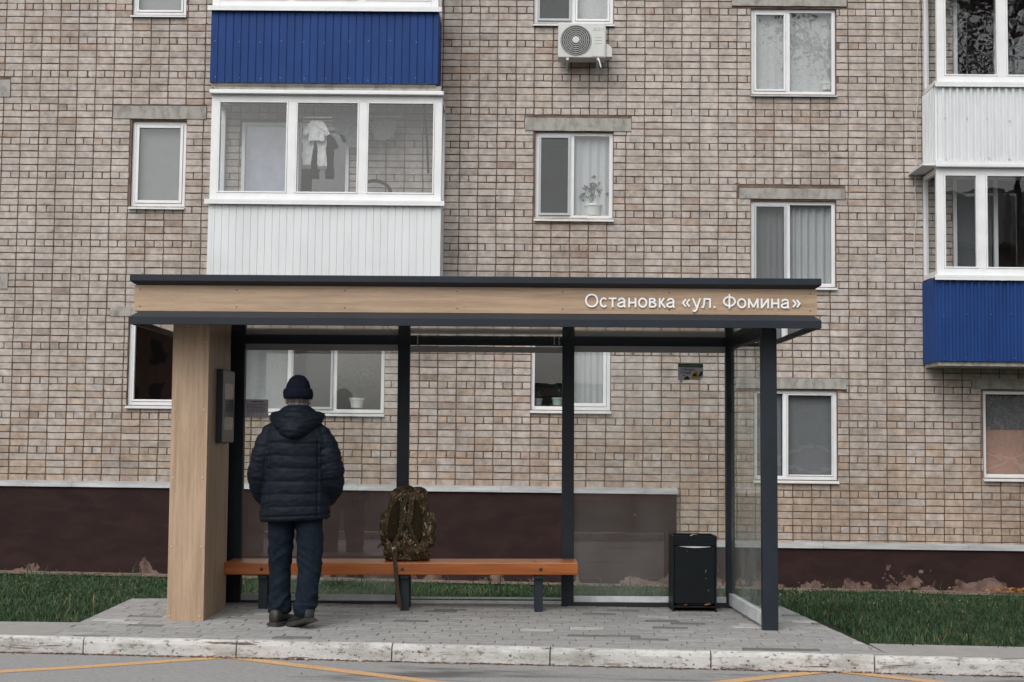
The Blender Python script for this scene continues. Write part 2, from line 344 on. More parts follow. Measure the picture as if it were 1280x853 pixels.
# ================================================================== the setting
KYAW = -.076
KF = Frame((0, 9.123, 0), Matrix.Rotation(math.atan(KYAW), 4, 'Z'))
ROADZ = -.105
def gprof(yk):
    pts = [(-300, -.22), (9.05, -.22), (9.115, -.05), (9.9, -.045), (11.4, -.075), (19.75, -.70), (300, -.74)]
    for (a, za), (b, zb) in zip(pts, pts[1:]):
        if yk <= b: return za+(zb-za)*(yk-a)/(b-a)
def gfade(y): return min(1, max(0, (13.65-y)/3.75)) if y > 0 else max(0, 1+y/20)
def gtilt(x, y): return -.009*max(-15, min(15, x))*min(1, max(0, (y-10.5)/9))
def ground_z(x, y):
    return gprof(y-KYAW*max(-20, min(20, x))*gfade(y))+gtilt(x, y)
xs = [-300, -80, -30]+[i*1.0 for i in range(-16, 17)]+[30, 80, 300]
ys = [-300, -80, -30, -10, 0, 6, 8.6, 9.05, 9.115]+[9.9+i*.375 for i in range(0, 28)]+[24, 60, 300]
g = MB()
g.v = [(x, y+KYAW*max(-20, min(20, x))*gfade(y), gprof(y)+gtilt(x, y)+(mnoise.noise((x*.9, y*.9, 0))*.02 if 9.6 < y < 19.6 else 0)) for y in ys for x in xs]
g.f = [(j*len(xs)+i, j*len(xs)+i+1, (j+1)*len(xs)+i+1, (j+1)*len(xs)+i) for j in range(len(ys)-1) for i in range(len(xs)-1)]
g.c = [(1, 1, 1)]*len(g.f)
tag(g.build('ground', M['soil'], smooth=True), kind='structure')
e = MB()
for i in range(60):                                     # bare earth along the foot of the house
    xa, xb = -15+i*.5, -14.5+i*.5
    def wd(x): return 19.70-.016*x-.42-.25*mnoise.noise((x*.6, 3, 1))-(.5 if 5.4 < x < 9 else 0)
    e.quad((xa, wd(xa), ground_z(xa, wd(xa))+.03), (xb, wd(xb), ground_z(xb, wd(xb))+.03), (xb, 19.9-.016*xb, ground_z(xb, 19.75)+.06), (xa, 19.9-.016*xa, ground_z(xa, 19.75)+.06))
tag(e.build('earth_strip', M['bare'], smooth=True), kind='structure')

r = MB().quad((-120, -6.5, ROADZ), (120, -6.5, ROADZ), (120, -.04, ROADZ), (-120, -.04, ROADZ))
ro = r.build('road', M['asphalt']); ro.matrix_world = KF.M; tag(ro, kind='structure')
far = MB().box(-120, 120, -6.66, -6.5, -.25, .0)
fo = far.build('far_kerb', M['kerb']); fo.matrix_world = KF.M; tag(fo, kind='structure')
mk = MB()
for line in ([(-420, 862), (-60, 843), (100, 834), (287, 821.5), (545, 853), (760, 880)], [(640, 893), (900, 853.5), (1040, 838.5), (1175, 853.5), (1420, 882)]):
    P = [ground_pt(a, b, ROADZ+.0015) for a, b in line]; hw = .05
    for a, b in zip(P, P[1:]):
        t = (b-a).normalized(); n = Vector((-t.y, t.x, 0))*hw; ex = t*.03
        mk.quad(a-n-ex, b-n+ex, b+n+ex, a+n-ex); mk.v[-4:] = [(x, y, z+.0002*len(mk.f)) for x, y, z in mk.v[-4:]]
tag(mk.build('road_marking', M['yellow']), kind='structure')

kb = MB(); K0 = KF.at(110, 800, 0).x
for i in range(-16, 17):
    x0 = K0+i*1.0+.004; x1 = x0+.992; dz = random.uniform(-.004, .004)
    prof = [(-.085, -.25), (.0, -.25), (.0, -.002+dz), (-.052, .0+dz), (-.074, -.012+dz), (-.08, -.032+dz)]
    n = 14; rs = []
    for k in range(n+1):
        x = x0+(x1-x0)*k/n
        rs.append([(x, a+(mnoise.noise((x*6, b*30, 1))*.004 if b > -.2 else 0), b+(mnoise.noise((x*5, a*40, 7))*.003 if b > -.2 else 0)) for a, b in prof])
    kb.rings(rs)
ko = kb.build('kerb', M['kerb']); ko.matrix_world = KF.M; tag(ko, kind='structure')

def clip(poly, cl):
    out = poly
    for i in range(len(cl)):
        (ax, ay), (bx, by) = cl[i], cl[(i+1) % len(cl)]; inp = out; out = []
        f = lambda p: (bx-ax)*(p[1]-ay)-(by-ay)*(p[0]-ax)
        for j in range(len(inp)):
            p, q = inp[j], inp[(j+1) % len(inp)]; fp, fq = f(p), f(q)
            if fp >= 0: out.append(p)
            if (fp >= 0) != (fq >= 0):
                t = fp/(fp-fq); out.append((p[0]+(q[0]-p[0])*t, p[1]+(q[1]-p[1])*t))
        if len(out) < 3: return []
    return out
kl = lambda x: 9.123+KYAW*x+.003                         # the kerb's back edge
A = ground_pt(165, 748, 0); B = ground_pt(975, 757, 0); xl, xr = -2.97, 2.36
PAVE = [(xl, kl(xl)), (xr, kl(xr)), (B.x, B.y), (A.x, A.y)]
pv = MB(); ca, sa = math.cos(-.045), math.sin(-.045)
for j in range(-10, 26):
    off = (j*.083+random.choice((0, .02, -.02))) % .24
    for i in range(-16, 16):
        a0, b0 = i*.24+off+.0022, 9.0+j*.12+.0022; rect = [(a0, b0), (a0+.2356, b0), (a0+.2356, b0+.1156), (a0, b0+.1156)]
        rect = [(x*ca-(y-10)*sa, 10+x*sa+(y-10)*ca) for x, y in rect]
        p = clip(rect, PAVE)
        if len(p) < 3: continue
        q = random.random(); b = random.uniform(.255, .305)
        if q < .05: b = random.uniform(.36, .42)
        elif q < .10: b = random.uniform(.13, .16)
        z = random.uniform(-.002, .002); cx = sum(a for a, _ in p)/len(p); cy = sum(b_ for _, b_ in p)/len(p)
        top = [(cx+(x-cx)*(1-.003/max(.02, abs(x-cx))), cy+(y-cy)*(1-.003/max(.02, abs(y-cy)))) for x, y in p]
        n = len(p); vs = [(x, y, -.05) for x, y in p]+[(x, y, z-.003) for x, y in p]+[(x, y, z) for x, y in top]
        fs = [tuple(range(2*n, 3*n))]+[(k*n+i_, k*n+(i_+1) % n, (k+1)*n+(i_+1) % n, (k+1)*n+i_) for k in (0, 1) for i_ in range(n)]
        pv.add(vs, fs, (b, b*.985, b*.96))
tag(pv.build('pavement', M['paver']), kind='structure')
jb = MB().prism(PAVE, lambda a, b, h: (a, b, h), -.2, -.0045); tag(jb.build('pavement_bed', M['joint']), kind='structure')
sp = MB()
sp.prism([(-16, kl(-16)), (xl-.006, kl(xl-.006)), (xl-.02, 10.02), (-16, 9.98)], lambda a, b, h: (a, b, h), -.2, -.004)
sp.prism([(xr+.006, kl(xr+.006)), (16, kl(16)), (16, kl(16)+.46), (xr+.006, 9.44)], lambda a, b, h: (a, b, h), -.2, -.004)
tag(sp.build('footpath', M['strip']), kind='structure')

# ------------------------------------------------------------------ grass: far past counting, one object
def grass():
    n = 215000
    y = 9.0*np.exp(rng.random(n)*math.log(19.5/9.0)); x = rng.uniform(-9.5, 9.5, n)
    inp = (x > xl-.04) & (x < xr+.06)
    edge = np.where(x < 0, 10.03, 9.123+KYAW*x+.47)
    yb = 11.36
    ok = np.where(inp, y > yb+.02, y > edge+.02*np.sin(x*9)-.012)
    cl = np.array([mnoise.noise((a*.8, b*.8, 5)) for a, b in zip(x, y)]); cl2 = np.array([mnoise.noise((a*3, b*3, 9)) for a, b in zip(x, y)])
    wall = 19.75-.016*x
    thin = (wall-y < .75+.35*cl) & (rng.random(n) < .93)
    bare = (cl2*.6+cl > .55) & (rng.random(n) < .6)
    rb = (x > 5.2) & (wall-y < 1.6+cl) & (rng.random(n) < .75)
    ok &= ~thin & ~bare & ~rb
    x, y, cl, cl2 = x[ok], y[ok], cl[ok], cl2[ok]; n = len(x)
    z = np.array([ground_z(a, b)+(mnoise.noise((a*.9, b*.9, 0))*.02) for a, b in zip(x, y)])-.005
    h = rng.uniform(.028, .075, n)*(1+.5*np.clip(cl2, -1, 1))*np.where(rng.random(n) < .03, 1.7, 1)*np.where((19.75-.016*x-y < 1.6) & (rng.random(n) < .012), 3.2, 1)
    h = np.where(inp[ok] & (y < 14), h*.75, h)
    wd = rng.uniform(.003, .006, n)*(y/10)**.7; a = rng.uniform(0, 2*math.pi, n); ln = rng.uniform(.1, .9, n)*h; la = rng.uniform(0, 2*math.pi, n)
    dx, dy = np.cos(a)*wd, np.sin(a)*wd*.4; lx, ly = np.cos(la)*ln, np.sin(la)*ln
    V = np.empty((n, 5, 3), np.float32)
    V[:, 0] = np.c_[x-dx, y-dy, z]; V[:, 1] = np.c_[x+dx, y+dy, z]
    V[:, 2] = np.c_[x+dx*.8+lx*.35, y+dy*.8+ly*.35, z+h*.6]; V[:, 3] = np.c_[x-dx*.8+lx*.35, y-dy*.8+ly*.35, z+h*.6]
    V[:, 4] = np.c_[x+lx, y+ly, z+h*(1-.25*(ln/h))]
    base = np.arange(n)[:, None]*5
    quads = base+np.array([[0, 1, 2, 3]]); tris = base+np.array([[3, 2, 4]])
    li = np.concatenate([quads, tris], 1).ravel()
    me = bpy.data.meshes.new('grass'); me.vertices.add(n*5); me.vertices.foreach_set('co', V.ravel())
    me.loops.add(n*7); me.loops.foreach_set('vertex_index', li.astype(np.int32)); me.polygons.add(n*2)
    st = (np.arange(n)[:, None]*7+np.array([[0, 4]])).ravel(); me.polygons.foreach_set('loop_start', st.astype(np.int32))
    me.update(calc_edges=True)
    v = rng.uniform(.55, 1.35, n)*(1+.25*cl)
    col = np.stack([.035*v, .071*v, .030*v], 1)
    dry = rng.random(n) < (.05+.10*np.clip(cl+.2, 0, 1)); col[dry] = np.stack([.15*v, .125*v, .055*v], 1)[dry]
    pale = rng.random(n) < .10; col[pale] = np.stack([.055*v, .10*v, .055*v], 1)[pale]
    c = np.ones((n, 7, 4), np.float32); c[:, :, :3] = col[:, None, :]
    at = me.color_attributes.new('Col', 'FLOAT_COLOR', 'CORNER'); at.data.foreach_set('color', c.ravel())
    tag(link('grass', me, M['blade']), kind='stuff')
grass()
def litter(name, n, place, size, cols, kind='stuff'):
    m = MB()
    for _ in range(n):
        x, y, z = place(); s_ = random.uniform(*size); a = random.uniform(0, 6.28); t = random.uniform(-.5, .5)
        u = Vector((math.cos(a), math.sin(a), t*.6)); v = Vector((-math.sin(a), math.cos(a), random.uniform(-.4, .4)))
        p = Vector((x, y, z+s_*.25)); c = random.choice(cols); k = random.uniform(.7, 1.2)
        m.add([p-u*s_, p-v*s_*.5+Vector((0, 0, .1*s_)), p+u*s_, p+v*s_*.5+Vector((0, 0, .2*s_))], [(0, 1, 2, 3)], tuple(q*k for q in c))
    return tag(m.build(name, M['leaf']), kind=kind)
ORG = [(.42, .20, .06), (.36, .13, .04), (.45, .28, .10), (.20, .10, .05)]
DRT = [(.17, .10, .07), (.11, .075, .055), (.24, .14, .09), (.30, .22, .16), (.09, .07, .06)]
def gutter():
    x = random.uniform(-5, 5); d = abs(random.gauss(0, .022)); p = KF.M @ Vector((x, -.083-d, ROADZ)); return p.x, p.y, p.z
litter('gutter_litter', 3200, gutter, (.005, .017), DRT+[(.4, .16, .07)])
def wallfoot():
    x = random.gauss(7.15, .35); y = 19.3-.016*x+random.uniform(-.3, .25); return x, y, ground_z(x, y)+.05+random.uniform(0, .06)
litter('leaf_pile', 500, wallfoot, (.02, .05), ORG)
def scatter():
    x = random.uniform(-8, 8); y = 19.45-.016*x-abs(random.gauss(0, .25)); return x, y, ground_z(x, y)+.04
litter('dry_leaves', 900, scatter, (.012, .03), ORG+DRT)
def gr():
    x = random.choice((random.uniform(-8, -3.1), random.uniform(2.5, 8))); y = random.uniform(10.2, 17); return x, y, ground_z(x, y)+.07
litter('clover_flowers', 110, gr, (.006, .011), [(.6, .6, .56)])
def road_l():
    x = random.uniform(-4, 4); p = KF.M @ Vector((x, -.1-random.random()**2*1.2, ROADZ)); return p.x, p.y, p.z
litter('road_litter', 60, road_l, (.006, .016), ORG+[(.5, .48, .44)])

# ================================================================== the apartment house
bld = empty('apartment_building', BF, label='long pale silicate brick apartment block with enclosed balconies and a dark flaking plinth', cat='building')
def bu(px, py, v=0.): return BF.at(px, py, v)
OPEN = []
def rect(x0, x1, y0, y1, v=0.):
    ym, xm = (y0+y1)/2, (x0+x1)/2
    return bu(x0, ym, v).x, bu(x1, ym, v).x, bu(xm, y1, v).z, bu(xm, y0, v).z
def curtain(parent, u0, u1, z0, z1, v, m, amp=.02, per=.12, name='curtain', wav=True):
    c = MB(); n = max(8, int((u1-u0)/.012)) if wav else 1; ph = random.uniform(0, 6); per *= random.uniform(.65, 1.5); amp *= random.uniform(.5, 1.2)
    for i in range(n+1):
        u = u0+(u1-u0)*i/n; d = amp*math.sin(u*6.283/per+ph+1.2*math.sin(u*9+ph)) if wav else 0
        c.v += [(u, v+d*.6, z1), (u, v+d, (z0+z1)/2), (u, v+d*1.1, z0)]
    c.f = [(3*i+k, 3*i+k+1, 3*i+k+4, 3*i+k+3) for i in range(n) for k in (0, 1)]; c.c = [(1, 1, 1)]*len(c.f)
    return c.build(name, m, parent, smooth=True)
def window(R_, mull=(), panes=(), v=.055, fw=.05, fd=.06, sill='sill', glassm='wglass', room='room', hole=True, sashes=True, depth=1.5, parent=None, name='window', sill_h=.04, sill_out=.05):
    u0, u1, z0, z1 = R_
    f = MB(); f.box(u0, u0+fw, v, v+fd, z0, z1); f.box(u1-fw, u1, v, v+fd, z0, z1)
    f.box(u0+fw, u1-fw, v, v+fd, z0, z0+fw); f.box(u0+fw, u1-fw, v, v+fd, z1-fw, z1)
    edges = [u0+fw]
    for mu in mull: f.box(mu-.028, mu+.028, v+.001, v+fd, z0+fw, z1-fw); edges += [mu-.028, mu+.028]
    edges.append(u1-fw); P = [(edges[i], edges[i+1]) for i in range(0, len(edges), 2)]
    for k, (a, b) in enumerate(P):
        s_ = panes[k].get('sash', .032) if k < len(panes) else .032
        if sashes and s_:
            f.box(a+.004, a+s_, v-.010, v+.045, z0+fw+.004, z1-fw-.004); f.box(b-s_, b-.004, v-.010, v+.045, z0+fw+.004, z1-fw-.004)
            f.box(a+s_, b-s_, v-.010, v+.045, z0+fw+.004, z0+fw+s_); f.box(a+s_, b-s_, v-.010, v+.045, z1-fw-s_, z1-fw-.004)
    wo = f.build(name, M['pvc'], parent or bld, bevel=.004)
    for k, (a, b) in enumerate(P):
        s = panes[k] if k < len(panes) else {}; e_ = s.get('sash', .032) if sashes else 0
        ga, gb, gz0, gz1 = a+e_-.003, b-e_+.003, z0+fw+e_-.003, z1-fw-e_+.003
        MB().quad((ga, v+.02, gz0), (gb, v+.02, gz0), (gb, v+.02, gz1), (ga, v+.02, gz1)).build('pane', M[s.get('glass', glassm)], wo)
        if s.get('net'):
            sf = MB(); q = .03
            sf.box(a, a+q, v-.028, v-.012, z0+fw, z1-fw); sf.box(b-q, b, v-.028, v-.012, z0+fw, z1-fw); sf.box(a+q, b-q, v-.028, v-.012, z0+fw, z0+fw+q); sf.box(a+q, b-q, v-.028, v-.012, z1-fw-q, z1-fw)
            so_ = sf.build('screen_frame', M['sash'], wo)
            MB().quad((a+q, v-.02, z0+fw+q), (b-q, v-.02, z0+fw+q), (b-q, v-.02, z1-fw-q), (a+q, v-.02, z1-fw-q)).build('insect_screen', M['net'], wo)
        c = s.get('cur')
        if c == 'tulle': curtain(wo, a-.03, b+.03, z0-.05, z1+.05, v+.11, M['tulle'])
        elif c == 'lace': curtain(wo, a-.03, b+.03, z0-.05, z1+.05, v+.10, M['lace'], .008, .2)
        elif c == 'half': curtain(wo, a+(b-a)*.45, b+.03, z0-.05, z1+.05, v+.2, M['tulle'])
        elif c == 'blind': curtain(wo, a+.004, b-.004, z0+(z1-z0)*s.get('low', 0)+.05, z1-.05, v+.09, M['grey_blind'], wav=False, name='blind')
        elif c == 'peach':
            curtain(wo, a-.03, b+.03, z0-.02, z1+.05, v+.09, M['thin_tulle'], .008, .3); curtain(wo, a-.01, b+.01, z0-.02, z0+(z1-z0)*.55, v+.2, M['peach'], .03, .5, name='cloth')
        elif c == 'purple': curtain(wo, a-.01, b+.01, z0, z1, v+.09, M['purple'], .012, .3)
    if sill:
        sm = MB(); sm.prism([(v-.002, z0-.002), (v-.055-sill_out, z0-.024), (v-.055-sill_out, z0-sill_h-.006), (v-.055-sill_out+.012, z0-sill_h-.006), (v-.055-sill_out+.012, z0-.034), (v-.002, z0-.014)], lambda a, b, h: (h, a, b), u0-.012, u1+.012)
        sm.build('sill', M[sill], wo)
    if room:
        q = MB(); a, b, c, d, e1, e2 = u0-.12, u1+.12, z0-.12, z1+.1, v+fd-.004, v+depth
        q.quad((a, e2, c), (b, e2, c), (b, e2, d), (a, e2, d)); q.quad((a, e1, c), (a, e2, c), (a, e2, d), (a, e1, d)); q.quad((b, e1, c), (b, e2, c), (b, e2, d), (b, e1, d))
        q.quad((a, e1, c), (b, e1, c), (b, e2, c), (a, e2, c)); q.quad((a, e1, d), (b, e1, d), (b, e2, d), (a, e2, d)); q.build('room_interior', M[room], wo)
    if hole: OPEN.append((u0, u1, z0, z1))
    return wo
def W(x0, x1, y0, y1, mull=(), panes=(), **k):
    ym = (y0+y1)/2
    return window(rect(x0, x1, y0, y1, .05), [bu(m, ym, .05).x for m in mull], panes, **k)
T = dict(cur='tulle'); LC = dict(cur='lace')
W(168, 235, -90, 20, panes=[dict(cur='blind')])
W(165, 233, 152, 259, panes=[dict(cur='blind', sash=.045)])
W(161, 231, 397, 507, panes=[{}], room='room_dark')
W(297, 481, 404, 516, mull=(362, 419), panes=[dict(cur='lace', sash=.0), dict(net=True), dict(sash=0)])
W(668, 767, -85, 31, mull=(717,), panes=[dict(net=True), LC])
W(669, 766, 166, 274, mull=(715,), panes=[dict(net=True, sash=.01), dict(cur='tulle', sash=.0)])
W(664, 763, 404, 513, mull=(709,), panes=[dict(sash=0), dict(cur='tulle', net=False, sash=.05)])
W(938, 1044, 12, 119, mull=(985,), panes=[LC, dict(cur='lace', sash=0)], sill='zinc')
W(938, 1044, 252, 359, mull=(985,), panes=[dict(cur='tulle', net=True, sash=.01), dict(cur='tulle', sash=0)])
W(942, 1046, 488, 600, mull=(981,), panes=[dict(cur='blind', sash=0), dict(cur='blind', sash=.02)])
W(1228, 1332, 489, 598, mull=(1288,), panes=[dict(cur='peach', sash=0), dict(cur='tulle')])
W(-92, 4-12, 124, 232, mull=(-45,), panes=[T, T]); W(-94, -10, 366, 474, mull=(-47,), panes=[T, T])
# balcony doors, each behind its glazing
W(303, 437, 155, 262, mull=(372,), panes=[dict(cur='purple', sash=0), dict(sash=0)], sill=None, v=-.03, room='room_dark')
W(1190, 1330, 222, 345, mull=(1243,), panes=[dict(cur='blind', sash=0), dict(sash=0)], sill=None, v=-.03, room='room_dark')
W(1190, 1330, -60, 105, mull=(1243,), panes=[dict(sash=0), dict(sash=0)], sill=None, v=-.03, room='room_dark')

# brick skin: every brick a worn little block in one wall
BW, BH = .259, .0966
U0 = bu(141, 133).x; Z0 = bu(130, 51).z-BH/2
zLp, zRp = bu(420, 606).z, bu(1130, 680).z; uStep = bu(845, 640).x
LINT = []
for x0, x1, y0, y1 in ((142, 258, 133, 149), (656, 789, 148, 164), (924, 1056, 236, 249), (915, 1058, -6, 8), (920, 1058, 473, 486), (1215, 1345, 474, 487), (138, 255, 384, 396), (652, 776, 388, 401), (-105, 13, 100, 121), (-107, 10, 342, 361), (656, 779, -106, -90), (155, 248, -112, -96)):
    LINT.append(rect(x0, x1, y0, y1))
holes = OPEN+LINT
wl = MB()
UA, UB, ZA, ZB = -12.0, 12.0, -1.0, 8.6
us = sorted({UA, UB}|{h[0] for h in OPEN}|{h[1] for h in OPEN}); zs = sorted({ZA, ZB}|{h[2] for h in OPEN}|{h[3] for h in OPEN})
for a, b in zip(us, us[1:]):
    for c, d in zip(zs, zs[1:]):
        mu, mz = (a+b)/2, (c+d)/2
        if any(h[0] < mu < h[1] and h[2] < mz < h[3] for h in OPEN): continue
        wl.quad((a, .010, c), (b, .010, c), (b, .010, d), (a, .010, d))
for a, b, c, d in OPEN:
    for q in (((a, .012, c), (a, .3, c), (a, .3, d), (a, .012, d)), ((b, .012, c), (b, .3, c), (b, .3, d), (b, .012, d)), ((a, .012, c), (b, .012, c), (b, .3, c), (a, .3, c)), ((a, .012, d), (b, .012, d), (b, .3, d), (a, .3, d))): wl.quad(*q)
wall_backing = wl.build('wall', M['mortar'], bld)
bk = MB()
def brick(a, b, c, d, rowshift):
    J = .0074
    a += J*1.10+random.gauss(0, .0017); b -= J*1.10+random.gauss(0, .0017); c += J*.92+random.gauss(0, .0014); d -= J*.92+random.gauss(0, .0014)
    if b-a < .02: return
    pts = []
    for (x, y, sx, sy) in ((a, c, 1, 1), (b, c, -1, 1), (b, d, -1, -1), (a, d, 1, -1)):
        r1 = random.uniform(.002, .007); r2 = random.uniform(.002, .007)
        if random.random() < .13: r1 *= random.uniform(1.5, 6); r2 *= random.uniform(1, 3.2)
        p, q = (x+sx*r1, y), (x, y+sy*r2)
        pts += [q, p] if (sx*sy > 0) else [p, q]
    if b-a > .15:                                         # a wavering long edge
        m1 = (a+(b-a)*random.uniform(.3, .7), c+random.gauss(0, .0022)); m2 = (a+(b-a)*random.uniform(.3, .7), d+random.gauss(0, .0022))
        pts = pts[:2]+[m1]+pts[2:6]+[m2]+pts[6:]
    z = (c+d)/2; x = (a+b)/2; k = mnoise.noise((x*.55, z*.55, 2)); k2 = mnoise.noise((x*1.7, z*2.2, 4))
    low = max(0, min(1, (2.6-z)/2.6))
    under = any(h[0]-.04 < x < h[1]+.04 and 0 < h[2]-z < .75 for h in OPEN)
    pink = random.random() < .40*under+ .14+.34*k+.72*low
    if pink and random.random() < low*.9: c3 = random.choice(((.425, .352, .295), (.41, .338, .282), (.432, .362, .307), (.398, .328, .272)))
    elif pink: c3 = random.choice(((.41, .362, .325), (.395, .345, .305), (.42, .375, .34), (.40, .355, .315), (.37, .305, .262)))
    else: c3 = random.choice(((.43, .395, .37), (.42, .39, .368), (.44, .405, .378), (.415, .38, .352), (.425, .385, .355)))
    br = random.uniform(.99, 1.08)*(1+.09*k2)*(1-.12*low)
    
    if random.random() < .05+.06*max(0, k2): br *= random.uniform(.76, .93)
    c3 = (c3[0]*br, c3[1]*br*(.975-.02*low), c3[2]*br*(.96-.05*low))
    f0 = random.gauss(0, .0015); t1, t2 = random.gauss(0, .006), random.gauss(0, .006); mx, mz = x, z
    n = len(pts); ins = .003
    fr = [(px, f0+(px-mx)*t1*.2+(pz-mz)*t2+.0016, pz) for px, pz in pts]
    top = [(px+(mx-px)*ins/max(.03, abs(px-mx)), y-.002, pz+(mz-pz)*ins/max(.03, abs(pz-mz))) for px, y, pz in fr]
    bkp = [(px, .013, pz) for px, pz in pts]
    bk.add(bkp+fr+top, [tuple(range(2*n, 3*n))]+[(q*n+i, q*n+(i+1) % n, (q+1)*n+(i+1) % n, (q+1)*n+i) for q in (0, 1) for i in range(n)], c3)
def cut(a, b, c, d):
    segs = [(a, b)]
    for h in holes:
        if h[2] < (c+d)/2+.01 and h[3] > (c+d)/2-.01:
            ns = []
            for s, e_ in segs:
                if h[1] <= s or h[0] >= e_: ns.append((s, e_)); continue
                if h[0] > s: ns.append((s, h[0]))
                if h[1] < e_: ns.append((h[1], e_))
            segs = ns
    return segs
for j in range(int((ZA-Z0)/BH)-1, int((ZB-Z0)/BH)):
    c = Z0+j*BH; d = c+BH
    if d < zRp-.02: continue
    sh = .018*mnoise.noise((j*.37, 2, 0))
    for i in range(int((UA-U0)/BW), int((UB-U0)/BW)):
        a = U0+i*BW+sh*.5+.01*mnoise.noise((i*.31, j*.13, 8)); b = U0+(i+1)*BW+sh*.5+.01*mnoise.noise(((i+1)*.31, j*.13, 8))
        if (c+d)/2 < zLp and b < uStep+.02: continue
        parts = [(a, b)] if j % 5 else [(a, (a+b)/2+random.gauss(0, .008)), None]
        if j % 5 == 0: parts[1] = (parts[0][1], b)
        for s, e_ in parts:
            for s2, e2 in cut(s, e_, c, d): brick(s2, e2, c, d, 0)
bk.build('brickwork', M['brick'], wall_backing)
for a, b, c, d in LINT:
    l = MB(); n = max(6, int((b-a)/.12)); rs = []
    for k in range(n+1):
        x = a+(b-a)*k/n; q = lambda s: mnoise.noise((x*7, s, a))*.007
        rs.append([(x, -.014+q(1)*.4, c+q(2)), (x, .06, c+q(2)), (x, .06, d+q(3)), (x, -.014+q(4)*.4, d+q(3))])
    l.rings(rs); l.build('lintel', M['concrete'], bld)
# plinth, higher on the left where the ground floor sits higher
p = MB(); p.box(UA, uStep, -.055, .1, -1.2, zLp-.05); p.box(uStep+.002, UB, -.045, .1, -1.2, zRp-.045)
p.build('plinth', M['plinth'], bld)
for a, b, zz, o_ in ((UA, uStep+.02, zLp, -.055), (uStep+.03, UB, zRp, -.045)):
    x = a
    while x < b-.01:
        e_ = min(b, x+1.98); q = MB()
        q.prism([(.01, zz+.012), (o_-.03, zz-.02), (o_-.035, zz-.072), (o_-.028, zz-.072), (o_-.022, zz-.03), (.01, zz-.0)], lambda s, t, h: (h, s, t), x, e_-.004)
        q.build('flashing', M['zinc'], bld); x = e_

